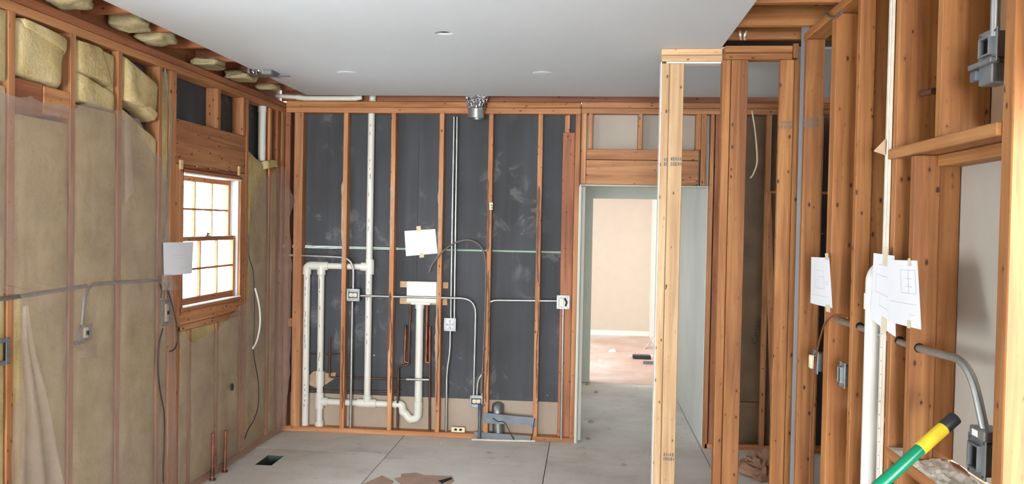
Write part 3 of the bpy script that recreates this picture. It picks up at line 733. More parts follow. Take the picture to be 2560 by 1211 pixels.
def f3(u, v):
    zt = lerp([(0, 1.66), (0.12, 2.02), (0.3, 2.10), (0.7, 2.16), (0.85, 2.25), (1, 2.19)], u)
    zt += 0.025 * noise.noise(Vector((u * 8, 9, 0))); z = 0.01 + (zt - 0.01) * v
    yl = 6.0; yr = lerp([(0, 6.70), (1.5, 6.735), (1.86, 6.72), (1.94, 6.74), (2.05, 6.72), (2.3, 6.66)], z)
    y = yl + (yr - yl) * u
    out = max(0, u - 0.72) / 0.28
    bulge = lerp([(0, 0.02), (0.5, 0.06), (1.5, 0.055), (1.78, 0.03), (1.93, 0.075), (2.1, 0.02), (2.3, 0.0)], z) + 0.012 * noise.noise(Vector((z * 9, 2, 0)))
    return (XL + wrk(y, z, 11) + bulge * out ** 1.6, y, z)
film('plastic_sheet', f3, 70, 110, 'cloudy plastic sheet with a loose flap between window and corner')
def f4(u, v):
    z = 0.01 + 1.36 * v; w = 1 - v ** 0.8
    y = 3.475 - 0.06 * w + 0.008 * math.sin(z * 9) + u * (0.03 + 0.50 * w)
    x = XL + 0.035 + (0.01 + 0.022 * w) * (0.5 + 0.5 * math.sin(u * 13 + z * 1.5)) + 0.02 * w * noise.noise(Vector((u * 4, z * 3, 5)))
    return (x, y, z)
film('plastic_sheet', f4, 60, 60, 'loose gathered plastic drape hanging over the lower left wall', mat=M_FILM2)
def f5(u, v):
    y = 4.30 + 0.07 * u; z = 1.85 + 0.47 * v
    return (XL + 0.032 + 0.02 * math.sin(u * 3.1) * (1 - 0.6 * v), y + 0.05 * (1 - v) * u - 0.02 * v, z + 0.05 * math.sin(u * 5) * (1 - v))
film('plastic_sheet', f5, 14, 40, 'pale vertical fold of plastic on the stud before the rounded batt', mat=M_FILM2)
def f6(u, v):
    p = PX(200 + 42 * u - 10 * v * (1 - u), 895 - 36 * v * (0.4 + 0.6 * u), XL + 0.022); return (p.x + 0.01 * math.sin(u * 3), p.y, p.z)
film('plastic_sheet', f6, 10, 8, 'small torn scrap of plastic under the leftmost outlet')
def f7(u, v):
    p = PX(405 + (42 * u) * (0.3 + 0.7 * (1 - v) * u + 0.3 * v), 726 - 40 * v, XL + 0.05); return (p.x + 0.012 * math.sin(u * 3), p.y, p.z)
film('plastic_sheet', f7, 10, 8, 'torn plastic corner below the paper at the window')

# ================================================================== PAPERS
def paper(label, corners, npl, curl, tapes=(), drawing=None, seed=0, group='papers taped to the framing'):
    """corners: world points tl, tr, br, bl; npl: unit normal into the room."""
    tl, tr_, br, bl = [Vector(c) for c in corners]; n = Vector(npl)
    def S(u, v, h=0.0):
        p = (bl * (1 - u) + br * u) * (1 - v) + (tl * (1 - u) + tr_ * u) * v
        return p + n * (curl * math.sin(math.pi * u) * (1 - 0.5 * v) + 0.4 * curl * (1 - v) ** 2 * u + h)
    nu, nv = 10, 10; W = nu + 1
    vs = [S(i / nu, j / nv) for j in range(nv + 1) for i in range(nu + 1)]; b = len(vs)
    vs += [S(i / nu, j / nv, -0.0006) for j in range(nv + 1) for i in range(nu + 1)]
    fs = []
    for j in range(nv):
        for i in range(nu):
            a = j * W + i; fs += [(a, a + 1, a + W + 1, a + W), (b + a, b + a + W, b + a + W + 1, b + a + 1)]
    root = thing('paper_sheet', bl, label, 'paper', group)
    build('sheet', MB().add(vs, fs), M_PAPER, root, smooth=True)
    for (u, v, w, h) in tapes:
        vs2 = [S(u + w * (i - 1), v + h * (j - 1), 0.0012) for j in range(3) for i in range(3)]
        build('tape', MB().add(vs2, [(j * 3 + i, j * 3 + i + 1, j * 3 + i + 4, j * 3 + i + 3) for j in range(2) for i in range(2)]), M_TAPE, root)
    if drawing:
        mb = MB()
        for (u0, v0, u1, v1) in drawing:
            k = 4
            for q in range(k):
                a0, a1 = u0 + (u1 - u0) * q / k, u0 + (u1 - u0) * (q + 1) / k; c0, c1 = v0 + (v1 - v0) * q / k, v0 + (v1 - v0) * (q + 1) / k
                t = 0.0035
                if abs(u1 - u0) > abs(v1 - v0): pts = [S(a0, c0 - t, 0.0008), S(a1, c1 - t, 0.0008), S(a1, c1 + t, 0.0008), S(a0, c0 + t, 0.0008)]
                else: pts = [S(a0 - t, c0, 0.0008), S(a0 + t, c0, 0.0008), S(a1 + t, c1, 0.0008), S(a1 - t, c1, 0.0008)]
                mb.add(pts, [(0, 1, 2, 3)])
        build('printed_plan', mb, M_INK, root)['kind'] = 'stuff'
    return root
plan1 = [(0.3, 0.72, 0.72, 0.72), (0.3, 0.35, 0.3, 0.72), (0.3, 0.35, 0.72, 0.35), (0.72, 0.35, 0.72, 0.72), (0.45, 0.35, 0.45, 0.6), (0.45, 0.6, 0.72, 0.6), (0.78, 0.45, 0.9, 0.45), (0.78, 0.5, 0.9, 0.5), (0.08, 0.2, 0.92, 0.2)]
plan2 = [(0.5, 0.85, 0.92, 0.85), (0.5, 0.5, 0.5, 0.85), (0.5, 0.5, 0.92, 0.5), (0.92, 0.5, 0.92, 0.85), (0.62, 0.6, 0.82, 0.6), (0.62, 0.72, 0.82, 0.72), (0.72, 0.5, 0.72, 0.85), (0.1, 0.34, 0.93, 0.34), (0.7, 0.18, 0.85, 0.18)]
plan3 = [(0.2, 0.7, 0.9, 0.7), (0.2, 0.7, 0.2, 0.45), (0.2, 0.45, 0.9, 0.45), (0.4, 0.45, 0.4, 0.28), (0.4, 0.28, 0.9, 0.28), (0.3, 0.85, 0.8, 0.85)]
plan0 = [(0.3, 0.6, 0.7, 0.6), (0.3, 0.5, 0.6, 0.5), (0.55, 0.2, 0.85, 0.2)]
Xp = XL + 0.03
paper('white paper taped across the left edge of the window', [PX(408, 607, Xp), PX(484, 605, Xp), PX(479, 684, Xp), PX(410, 690, Xp)], (1, 0, 0), 0.008, (), plan0)
Yp = YS - 0.004
paper('white paper taped on the black sheathing between two studs', [PY(1011, 578, Yp), PY(1088, 573, Yp), PY(1094, 634, Yp), PY(1015, 641, Yp)], (0, -1, 0), 0.004,
      ((0.47, 1.05, 0.07, 0.11), (0.5, -0.02, 0.07, 0.09)), plan0)
paper('small paper with a plan hanging on the far right studs', [PX(2028, 643, XR - 0.012), PX(2073, 645, XR - 0.02), PX(2082, 771, XR - 0.035), PX(2026, 758, XR - 0.012)], (-1, -0.3, 0), 0.006,
      ((0.9, 1.02, 0.08, 0.07), (0.85, -0.02, 0.08, 0.07)), plan1)
paper('paper with a plan partly covered by the larger one', [PX(2184, 633, XR - 0.02), PX(2236, 640, XR - 0.02), PX(2240, 843, XR - 0.03), PX(2176, 796, XR - 0.025)], (-1, -0.3, 0), 0.004,
      ((0.6, 0.98, 0.1, 0.12), (0.6, 0.05, 0.1, 0.1)), plan3)
paper('large front paper with a plan on the right studs', [PX(2218, 650, XR - 0.035), PX(2293, 652, XR - 0.045), PX(2305, 825, XR - 0.06), PX(2220, 803, XR - 0.04)], (-1, -0.3, 0), 0.006,
      ((0.78, 0.97, 0.04, 0.06), (0.7, 0.04, 0.04, 0.06)), plan2)

# ================================================================== PLUMBING
YP = 6.808
def tubeo(name, pts, r, mat, parent, seg=14): return build(name, MB().tube(pts, r, seg), mat, parent, smooth=True)
def band(mb, p, d, r, L, seg=16):
    d = Vector(d).normalized(); mb.tube([Vector(p) - d * L / 2, Vector(p) - d * L / 2, Vector(p) + d * L / 2, Vector(p) + d * L / 2], [r * 0.97, r, r, r * 0.97], seg); return mb
dr = thing('drain_pipe', PY(918, 1006, YP), 'white plastic drain piping with tees and a trap across the back wall', 'drain pipe')
R2 = 0.0285
st_t, st_b = PY(929, 284, YP), PY(918, 1004, YP)
tubeo('pipe', [st_t, st_b], R2, M_PVC, dr)
hl, hr = PY(775, 665, YP), PY(925, 667, YP); zt = (hl.z + hr.z) / 2
c1 = PY(768, 665, YP); c1.z = zt
A1 = Vector((c1.x, YP, 0.04)); 
xs = PY(925, 667, YP).x; x2 = PY(804, 665, YP).x
tubeo('pipe', [(xs, YP, zt), (c1.x + 0.05, YP, zt)], R2 * 0.93, M_PVC, dr)
tubeo('elbow', path([(c1.x + 0.075, YP, zt), (c1.x, YP, zt), (c1.x, YP, zt - 0.075)], 0.06), R2 * 1.28, M_PVC, dr)
xa = PY(757, 1075, YP).x; tubeo('pipe', [(c1.x, YP, zt - 0.06), (c1.x, YP, 0.0)], R2, M_PVC, dr)
tubeo('tee', [(x2 - 0.06, YP, zt), (x2 + 0.06, YP, zt)], R2 * 1.29, M_PVC, dr); tubeo('tee_branch', [(x2, YP, zt), (x2, YP, zt - 0.075)], R2 * 1.29, M_PVC, dr)
tubeo('pipe', [(x2, YP, zt - 0.07), (x2, YP, 0.0)], R2 * 0.95, M_PVC, dr)
tubeo('tee', [(xs, YP, zt - 0.062), (xs, YP, zt + 0.062)], R2 * 1.29, M_PVC, dr); tubeo('tee_branch', [(xs, YP, zt), (xs - 0.075, YP, zt)], R2 * 1.29, M_PVC, dr)
zl = PY(870, 1007, YP).z; x3 = x2
tubeo('pipe', [(x3, YP, zl), (PY(1000, 1010, YP).x, YP, zl)], R2 * 0.95, M_PVC, dr)
tubeo('tee', [(x3, YP, zl - 0.06), (x3, YP, zl + 0.075)], R2 * 1.3, M_PVC, dr); tubeo('tee_branch', [(x3, YP, zl), (x3 + 0.075, YP, zl)], R2 * 1.26, M_PVC, dr)
tubeo('coupling', [(x3, YP, zl + 0.13), (x3, YP, zl + 0.26)], R2 * 1.26, M_PVC, dr); tubeo('hub', [(x3, YP, 0.0), (x3, YP, 0.08)], R2 * 1.3, M_PVC, dr)
xt = PY(918, 1005, YP).x
tubeo('tee', [(xt - 0.08, YP, zl), (xt + 0.08, YP, zl)], R2 * 1.29, M_PVC, dr); tubeo('tee_branch', [(xt, YP, zl), (xt, YP, zl + 0.07)], R2 * 1.29, M_PVC, dr)
tr0 = PY(990, 1010, YP); tr1 = PY(1046, 1000, YP)
tubeo('coupling', [(tr0.x - 0.01, YP, zl), (tr0.x + 0.045, YP, zl)], 0.0355, M_PVC, dr)
zb = PY(1025, 1048, YP).z
xm = tr0.x + 0.085
tubeo('trap', smoothline([(tr0.x + 0.03, YP, zl), (tr0.x + 0.05, YP, zl - 0.01), (xm - 0.025, YP, zl - 0.06), (xm, YP, zb + 0.04), (xm + 0.03, YP, zb + 0.005), (xm + 0.065, YP, zb), (xm + 0.10, YP, zb + 0.02), (tr1.x, YP, zb + 0.075), (tr1.x, YP, zb + 0.13)], 5), 0.034, M_PVC, dr)
tubeo('collar', [(tr1.x, YP, zb + 0.10), (tr1.x, YP, zb + 0.15)], 0.038, M_PVC, dr)
bxz = PY(1053, 757, YP).z
tubeo('roof_vent', [(xs + 0.01, 6.772, 2.785), (xs + 0.01, 6.772, 2.92)], R2, M_PVC, dr)
for kk in range(26):
    for (qx, z0_) in ((st_t.x * (1 - kk / 26) + st_b.x * kk / 26, 0.75 + kk * 0.073), (c1.x, 0.2 + kk * 0.045), (x2, 0.45 + kk * 0.036)):
        if random.random() < 0.45:
            q_ = face_back((qx + random.uniform(-0.006, 0.006), YP - R2, z0_)); build('print_mark', MB().fbox(q_, -0.0022, 0.0022, 0, random.uniform(0.015, 0.05), -0.002, 0.0006), M_WIREG, dr)
tubeo('standpipe', [(tr1.x, YP, zb + 0.1), (tr1.x, YP, bxz - 0.03)], 0.0325, M_PVC, dr)
tubeo('collar', [(tr1.x, YP, bxz - 0.05), (tr1.x, YP, bxz - 0.012)], 0.039, M_PVC, dr)

F = face_back(PY(1054, 731, 6.785)); wbx = thing('outlet_box', PY(1054, 757, 6.785), 'white plastic laundry valve box on two pale wood strips', 'valve box')
build('box_body', MB().fbox(F, -0.128, 0.128, -0.085, 0.088, -0.045, 0.002).fbox(F, -0.095, 0.075, -0.108, -0.084, -0.045, -0.004), M_PVC, wbx, bevel=0.006)
build('face_flange', MB().fbox(F, -0.132, 0.132, -0.09, -0.082, -0.02, 0.006), M_PVC, wbx, bevel=0.002)
for dz, x1 in ((0.058, 0.215), (-0.082, 0.21)): build('mounting_strip', MB().fbox(F, -0.195, x1, dz - 0.026, dz + 0.026, -0.062, -0.046), PALE[0], wbx, bevel=0.002)

def pl(pts, Y): return [PY(x, y, Y) for x, y in pts]
cp = thing('copper_pipe', PY(1074, 1079, 6.785), 'bright copper supply line with a capped stub right of the drain', 'copper pipe', 'copper supply lines')
YC = 6.785
tubeo('pipe', pl([(1068, 764), (1065, 905)], YC), 0.0105, M_COPPER, cp); tubeo('elbow', path(pl([(1065, 890), (1065, 907), (1074, 907)], YC), 0.01), 0.0115, M_COPPER, cp)
tubeo('stub', pl([(1075, 818), (1074, 905)], YC), 0.0105, M_COPPER, cp); tubeo('riser', pl([(1074, 905), (1074, 1080)], YC), 0.0095, M_COPPERD, cp)
tubeo('crossbar', pl([(1016, 949), (1073, 950)], YC - 0.021), 0.0105, M_EMT, cp); tubeo('cap', pl([(1075, 817), (1075, 824)], YC), 0.0125, M_COPPERD, cp)
cp2 = thing('copper_pipe', PY(992, 1076, YC), 'dark copper supply line stepping left under the valve box', 'copper pipe', 'copper supply lines')
tubeo('pipe', path(pl([(1026, 762), (1021, 913), (996, 917), (993, 1077)], YC), 0.02), 0.0095, M_COPPERD, cp2)
tubeo('stub', path(pl([(1014, 816), (1011, 905), (1020, 907)], YC), 0.012), 0.0105, M_COPPER, cp2); tubeo('cap', pl([(1014, 814), (1014, 822)], YC), 0.0125, M_COPPERD, cp2)
cp3 = thing('copper_pipe', PY(824, 943, YC), 'thin dark copper pipe with a short riser behind the drain', 'copper pipe', 'copper supply lines')
tubeo('pipe', pl([(827, 944), (1016, 949)], YC + 0.048), 0.008, M_COPPERD, cp3); tubeo('riser', pl([(825, 842), (824, 944)], YC + 0.048), 0.008, M_COPPERD, cp3)
tubeo('pipe', pl([(770, 886), (852, 886)], YC + 0.048), 0.007, M_COPPERD, cp3)
cp4 = tubeo('copper_pipe', pl([(768, 977), (1004, 980)], YC + 0.049), 0.0075, M_COPPERD, None); tag(cp4, 'lowest thin copper pipe just above the tan backing', 'copper pipe', 'copper supply lines')
for (x0, y0, x1, y1, lb) in ((535, 1084, 531, 1190, 'copper stub rising from the floor left of its twin'), (567, 1076, 562, 1170, 'copper stub rising from the floor right of its twin')):
    b = PZ(x1, y1, 0); b.x = XL + 0.04
    b.y = PX(x1, y1, b.x).y; h = PX(x0, y0, b.x).z
    t = thing('copper_stub', (b.x, b.y, 0), lb, 'copper pipe', 'copper stubs by the left wall')
    tubeo('pipe', [(b.x, b.y, 0.0), (b.x, b.y + 0.006, h)], 0.0105, M_COPPER, t); tubeo('cap', [(b.x, b.y + 0.006, h - 0.02), (b.x, b.y + 0.006, h + 0.002)], 0.012, M_COPPER, t)
    tubeo('valve', [(b.x, b.y, 0.03), (b.x, b.y + 0.002, 0.09)], 0.014, M_COPPERD, t); tubeo('escutcheon', [(b.x, b.y, 0.0), (b.x, b.y, 0.012)], 0.022, M_COPPERD, t)
# vent pipe in the left wall and the pipe lying in the ceiling gap
vp = thing('vent_pipe', PX(652, 410, XL - 0.04), 'white vent pipe behind the plastic between window and corner', 'vent pipe')
a = PX(652, 262, XL - 0.04); a.y = 6.355
tubeo('pipe', [(a.x, a.y, 1.6), (a.x, a.y, 2.70)], 0.03, M_PVC, vp); tubeo('coupling', [(a.x, a.y, 2.63), (a.x, a.y, 2.70)], 0.034, M_PVC, vp)
cpz = thing('ceiling_pipe', (-2.0, 6.70, 2.80), 'white pipe lying along the gap between ceiling and back wall', 'pipe')
tubeo('pipe', pl([(690, 240), (745, 243)], 6.70), 0.018, M_PVC, cpz); tubeo('elbow', pl([(742, 243), (765, 246)], 6.70), 0.022, M_PVC, cpz); tubeo('pipe', pl([(760, 246), (890, 246)], 6.70), 0.021, M_PVC, cpz)
build('pipe_end', MB().tube(pl([(885, 246), (905, 243)], 6.70), [0.024, 0.02], 12), M_PVC, cpz, smooth=True)
rp = thing('drain_stack', PY(2183, 1200, 3.33), 'thick white plastic pipe standing between the right studs', 'drain pipe')
rb = PY(2183, 950, 3.335); rt = PY(2187, 742, 3.335).z
tubeo('pipe', [(rb.x, 3.335, 0.0), (rb.x, 3.335, rt)], 0.0365, M_PVC, rp, 20)
tubeo('coupling', [(rb.x, 3.335, rt - 0.05), (rb.x, 3.335, rt + 0.012)], 0.042, M_PVC, rp, 20)
tubeo('elbow', path([(rb.x, 3.335, rt - 0.01), (rb.x, 3.335, rt + 0.10), (rb.x + 0.09, 3.335, rt + 0.12)], 0.08), 0.038, M_PVC, rp, 20)

# ================================================================== ELECTRICAL
def connector(parent, p, d, r=0.016, L=0.03, mat=None):
    build('connector', band(MB(), p, d, r, L), mat or M_ZINC, parent, smooth=True)
def conduit(label, pts, r=0.0105, bend=0.06, mat=None, group='metal conduits', couplings=(), name='electrical_conduit'):
    t = thing(name, min((Vector(p) for p in pts), key=lambda q: q.z), label, 'conduit', group)
    tubeo('tube', path(pts, bend), r, mat or M_EMT, t, 10)
    d0 = Vector(pts[0]) - Vector(pts[1]); d1 = Vector(pts[-1]) - Vector(pts[-2])
    connector(t, Vector(pts[0]), d0, r * 1.35, 0.02); connector(t, Vector(pts[-1]), d1, r * 1.35, 0.02)
    for c, d in couplings: connector(t, c, d, r * 1.35, 0.05)
    return t
YE = 6.764
conduit('conduit entering from the left wall and bending down into the outlet', pl([(690, 638), (760, 639), (884, 645), (883, 722)], YE), bend=0.12, couplings=[(PY(775, 640, YE), (1, 0, 0)), (PY(815, 642, YE), (1, 0, 0))])
conduit('straight conduit dropping from the left outlet box to the floor', pl([(881, 755), (876, 1070)], YE))
conduit('long conduit crossing the valve box then bending down right', pl([(901, 740), (1190, 747), (1184, 990)], YE - 0.001), bend=0.13)
conduit('conduit from the right switch box bending down beside a stud', pl([(1393, 753), (1214, 751), (1205, 990)], YE - 0.001 + 0.012), bend=0.1)
conduit('left of two parallel conduits dropping into the square cover plate', pl([(1135, 292), (1127, 797)], YP - 0.01), r=0.009)
conduit('right of two parallel conduits dropping into the square cover plate', pl([(1143, 292), (1136, 797)], YP - 0.01), r=0.009)
conduit('conduit with an offset bend below the square cover plate', pl([(1126, 828), (1125, 880), (1117, 930), (1115, 1083)], YP - 0.01), bend=0.1, r=0.0115)
conduit('vertical conduit below the switch box beside the doorway', pl([(1408, 772), (1403, 1098)], YB - 0.004), r=0.0105)
conduit('short curved conduit into the low outlet box', pl([(1210, 930), (1195, 950), (1192, 990)], YE + 0.004), bend=0.06)
cz = tag(tubeo('flexible_cable', smoothline(pl([(1072, 682), (1085, 655), (1115, 622), (1150, 603), (1180, 602), (1203, 618), (1213, 650), (1214, 720), (1210, 850), (1203, 985)], YB - 0.015), 6), 0.0075, M_WIREG, None, 8), 'grey armoured cable arching over from a loose end', 'cable')

def duplex(parent, F, w=0.034, h=0.068, c=0.0, horiz=True, mat=None):
    """two receptacle faces with slots on a strap"""
    o = build('receptacle', MB().fbox(F, -h * 0.5 if horiz else -w * 0.5, h * 0.5 if horiz else w * 0.5, -w * 0.5 if horiz else -h * 0.5, w * 0.5 if horiz else h * 0.5, c, c + 0.006), M_ZINC, parent, bevel=0.001)
    for s in (-1, 1):
        a, b = (s * h * 0.26, 0) if horiz else (0, s * h * 0.26)
        e = build('receptacle_face', MB().disc(F, a, b, 0.0165, c + 0.004, c + 0.012, 14), mat or M_IVORY, o)
        build('slots', MB().fbox(F, a - 0.007, a - 0.005, b - 0.005, b + 0.005, c + 0.0118, c + 0.0126).fbox(F, a + 0.005, a + 0.007, b - 0.005, b + 0.005, c + 0.0118, c + 0.0126).disc(F, a, b - 0.009, 0.0025, c + 0.0118, c + 0.0126, 8), M_DARK, o)
    return o
def hollow(F, w, h, d, t=0.002):
    """open box: rim at c=0, floor at -d"""
    return MB().fbox(F, -w / 2, w / 2, -h / 2, h / 2, -d, -d + t).fbox(F, -w / 2, -w / 2 + t, -h / 2, h / 2, -d, 0).fbox(F, w / 2 - t, w / 2, -h / 2, h / 2, -d, 0).fbox(F, -w / 2, w / 2, h / 2 - t, h / 2, -d, 0).fbox(F, -w / 2, w / 2, -h / 2, -h / 2 + t, -d, 0)
def ringplate(F, w, h, iw, ih, c0, c1):
    return MB().fbox(F, -w / 2, -iw / 2, -h / 2, h / 2, c0, c1).fbox(F, iw / 2, w / 2, -h / 2, h / 2, c0, c1).fbox(F, -iw / 2, iw / 2, ih / 2, h / 2, c0, c1).fbox(F, -iw / 2, iw / 2, -h / 2, -ih / 2, c0, c1)
def screws(F, w, h, parent, c):
    for a in (-1, 1):
        for b in (-1, 1): build('screw', MB().disc(F, a * w / 2, b * h / 2, 0.004, c, c + 0.003, 8), M_STEEL, parent)
GB = 'electrical boxes'
F = face_back(PY(883, 738, YB - 0.006)); b1 = thing('outlet_box_steel', F(0, -0.05), 'steel outlet box with ivory receptacle left of the valve box', 'outlet box', GB)
build('box_body', hollow(F, 0.105, 0.1, 0.05), M_ZINC, b1); build('mud_ring', ringplate(F, 0.11, 0.104, 0.078, 0.05, -0.002, 0.004), M_ZINC, b1, bevel=0.001); duplex(b1, F, c=-0.004); screws(F, 0.095, 0.09, b1, 0.004)
F = face_back(PY(1125, 812, YP - 0.03)); b2 = thing('junction_box', F(0, -0.055), 'square junction box closed by a stamped cover plate', 'junction box', GB)
build('box_body', hollow(F, 0.096, 0.106, 0.035), M_ZINC, b2); build('cover_plate', MB().fbox(F, -0.05, 0.05, -0.055, 0.055, 0.0, 0.003), M_ZINC, b2, bevel=0.001); screws(F, 0.08, 0.09, b2, 0.003)
for k in range(8):
    t = 2 * math.pi * k / 8; build('knockout', MB().disc(F, 0.026 * math.cos(t), 0.028 * math.sin(t), 0.007, 0.003, 0.0042, 10), M_PVC if k % 2 else M_STEEL, b2)
build('knockout', MB().disc(F, 0, 0, 0.008, 0.003, 0.0042, 10), M_STEEL, b2)
F = face_back(PY(1191, 1004, YB - 0.006)); b3 = thing('outlet_box_steel', F(0, -0.05), 'low steel outlet box with receptacle beside the grey bars', 'outlet box', GB)
build('box_body', hollow(F, 0.1, 0.098, 0.045), M_ZINC, b3); build('mud_ring', ringplate(F, 0.104, 0.1, 0.082, 0.048, -0.002, 0.004), M_ZINC, b3, bevel=0.001); build('gasket', MB().fbox(F, -0.041, 0.041, -0.024, 0.024, -0.006, -0.004), M_BLACK, b3); duplex(b3, F, c=-0.004); screws(F, 0.09, 0.088, b3, 0.004)
F = face_back(PY(1408, 756, YB - 0.004)); b4 = thing('switch_box', F(0, -0.05), 'square steel box with a yellowish device beside the doorway', 'switch box', GB)
build('box_body', hollow(F, 0.1, 0.106, 0.014), M_ZINC, b4); build('mud_ring', ringplate(F, 0.106, 0.112, 0.075, 0.08, -0.002, 0.004), M_ZINC, b4, bevel=0.001); build('device', MB().fbox(F, -0.028, 0.004, -0.03, 0.03, -0.012, 0.008), M_IVORY, b4, bevel=0.002); build('wire_bundle', MB().tube([F(0.02, -0.03, 0), F(0.028, 0, 0.01), F(0.012, 0.03, 0.002)], 0.008, 8), M_BLACK, b4, smooth=True); screws(F, 0.09, 0.096, b4, 0.004)
F = face_back(PY(1228, 516, YB - 0.001)); b5 = thing('strap_plate', F(0, -0.03), 'little ivory device strap screwed to a stud face', 'outlet strap')
build('plate', MB().fbox(F, -0.014, 0.014, -0.03, 0.03, 0, 0.006), M_IVORY, b5, bevel=0.002); build('hole_ring', MB().disc(F, 0.004, 0.008, 0.009, 0.006, 0.01, 10).disc(F, 0.006, -0.013, 0.009, 0.006, 0.01, 10), M_PAPERBITS, b5)
p = PY(1145, 1080, YB + 0.02); F = Frame((p.x, YB + 0.02, 0.042), (1, 0, 0), (0, 0.35, 0.94), (0, -0.94, 0.35)); b6 = thing('loose_outlet', (p.x, YB + 0.02, 0.042), 'loose ivory outlet plate lying on the bottom plate', 'outlet plate')
build('plate', MB().fbox(F, -0.057, 0.057, 0, 0.042, -0.006, 0.004), M_IVORY, b6, bevel=0.003)
for s in (-1, 1): build('outlet_hole', MB().disc(F, s * 0.021, 0.021, 0.013, 0.0035, 0.005, 12, 0.009), M_DARK, b6)

# steel bars, standing pipe and duct at the foot of the back wall
sb = thing('steel_bracket', PY(1270, 1100, YB - 0.02), 'two blue grey steel bars on a bent upright at the wall foot', 'steel bracket')
F = face_back(PY(1272, 1052, YB - 0.006))
build('bar', MB().poly(F, [(-0.215, 0.055), (-0.12, 0.052), (0.205, 0.035), (0.22, 0.02), (0.222, -0.045), (0.18, -0.05), (0.17, -0.028), (-0.13, -0.032), (-0.21, -0.028)], 0, 0.004), M_STEEL, sb)
build('bar_flange', MB().poly(F, [(-0.11, 0.052), (0.2, 0.035), (0.2, 0.03), (-0.11, 0.046)], 0.003, 0.016), M_STEEL, sb)
F2 = face_back(PY(1258, 1094, YB - 0.006))
build('bar', MB().poly(F2, [(-0.24, 0.035), (0.225, 0.022), (0.225, -0.03), (-0.2, -0.022), (-0.24, -0.012)], 0, 0.004), M_STEEL, sb)
u = PY(1198, 1105, YB - 0.03); build('upright', MB().tube([(u.x, u.y, 0.0), (u.x, u.y, 0.17), (u.x, u.y, 0.20), (u.x, u.y, 0.285)], [0.013, 0.013, 0.016, 0.014], 8), M_STEEL, sb, smooth=True)
build('upright_foot', MB().tube([(u.x, u.y, 0.0), (u.x, u.y, 0.018)], 0.02, 8), M_STEEL, sb); build('upright_cap', MB().tube([(u.x, u.y, 0.25), (u.x, u.y, 0.292)], 0.0165, 8), plain('blue_pipe_cap', srgb(70, 78, 122), 0.5), sb)
build('plaster_pad', MB().poly(Frame((u.x, YB, 0.001), (1, 0, 0), (0, 1, 0), (0, 0, 1)), [(-0.06, -0.06), (0.3, -0.04), (0.46, -0.02), (0.45, -0.001), (0.0, -0.001), (-0.05, -0.001)], 0, 0.012), M_PLASTER, sb)
dc = thing('dryer_duct', PY(1243, 1085, YP), 'galvanised dryer duct elbow rising from the floor', 'duct')
d0 = PY(1243, 1086, YP - 0.01); tubeo('duct', [(d0.x + 0.012, YP - 0.004, 0.0), (d0.x + 0.004, YP - 0.004, 0.16)], 0.049, M_FOIL if False else M_ZINC, dc, 24)
tubeo('elbow', smoothline([(d0.x + 0.004, YP - 0.004, 0.14), (d0.x, YP - 0.004, 0.2), (d0.x, YP + 0.008, 0.24), (d0.x, YP + 0.03, 0.262)], 4), 0.0505, M_ZINC, dc, 24)
for zz in (0.135, 0.18, 0.215): build('crimp', band(MB(), (d0.x + 0.003, YP - 0.004 + max(0, zz - 0.19) * 0.3, zz), (0, max(0, zz - 0.16) * 4, 1), 0.0525, 0.008, 24), M_ZINC, dc, smooth=True)
tag(tubeo('loose_cable', smoothline(pl([(1232, 1046), (1245, 1055), (1262, 1058)], YB - 0.018) + pl([(1279, 1090), (1290, 1104), (1307, 1112), (1322, 1108), (1331, 1090), (1334, 1062), (1337, 1048)], YB - 0.022), 5), 0.0035, M_WIREB, None, 6), 'thin dark cable looping over the grey steel bars', 'cable')
# foil duct hanging from the ceiling gap
fd = thing('foil_duct', PY(1190, 298, 6.64), 'crinkled silver foil duct hanging in front of the top plate', 'duct')
rnd = random.Random(4); vs_, fs_ = [], []; nz, na = 16, 28; ctr = PY(1191, 270, 6.66)
for j in range(nz + 1):
    v = j / nz; z = ctr.z - 0.02 + (HC + 0.04 - ctr.z) * v; rr = 0.068 + 0.03 * v ** 1.3
    for i in range(na):
        t = 2 * math.pi * i / na; k = rr * (1 + rnd.uniform(-0.09, 0.09) + 0.03 * math.sin(j * 2.2)); vs_.append((ctr.x + k * math.cos(t), 6.66 + k * math.sin(t) * 0.8, z))
for j in range(nz):
    for i in range(na): fs_.append((j * na + i, j * na + (i + 1) % na, (j + 1) * na + (i + 1) % na, (j + 1) * na + i))
build('foil_sleeve', MB().add(vs_, fs_), M_FOIL, fd)
zc = PY(1190, 296, 6.66).z; build('collar', MB().tube([(ctr.x, 6.66, zc), (ctr.x, 6.66, ctr.z - 0.012)], 0.067, 24, caps=False).tube([(ctr.x, 6.66, zc), (ctr.x, 6.66, ctr.z - 0.012)], 0.064, 24, caps=False), M_EMT, fd, smooth=True)

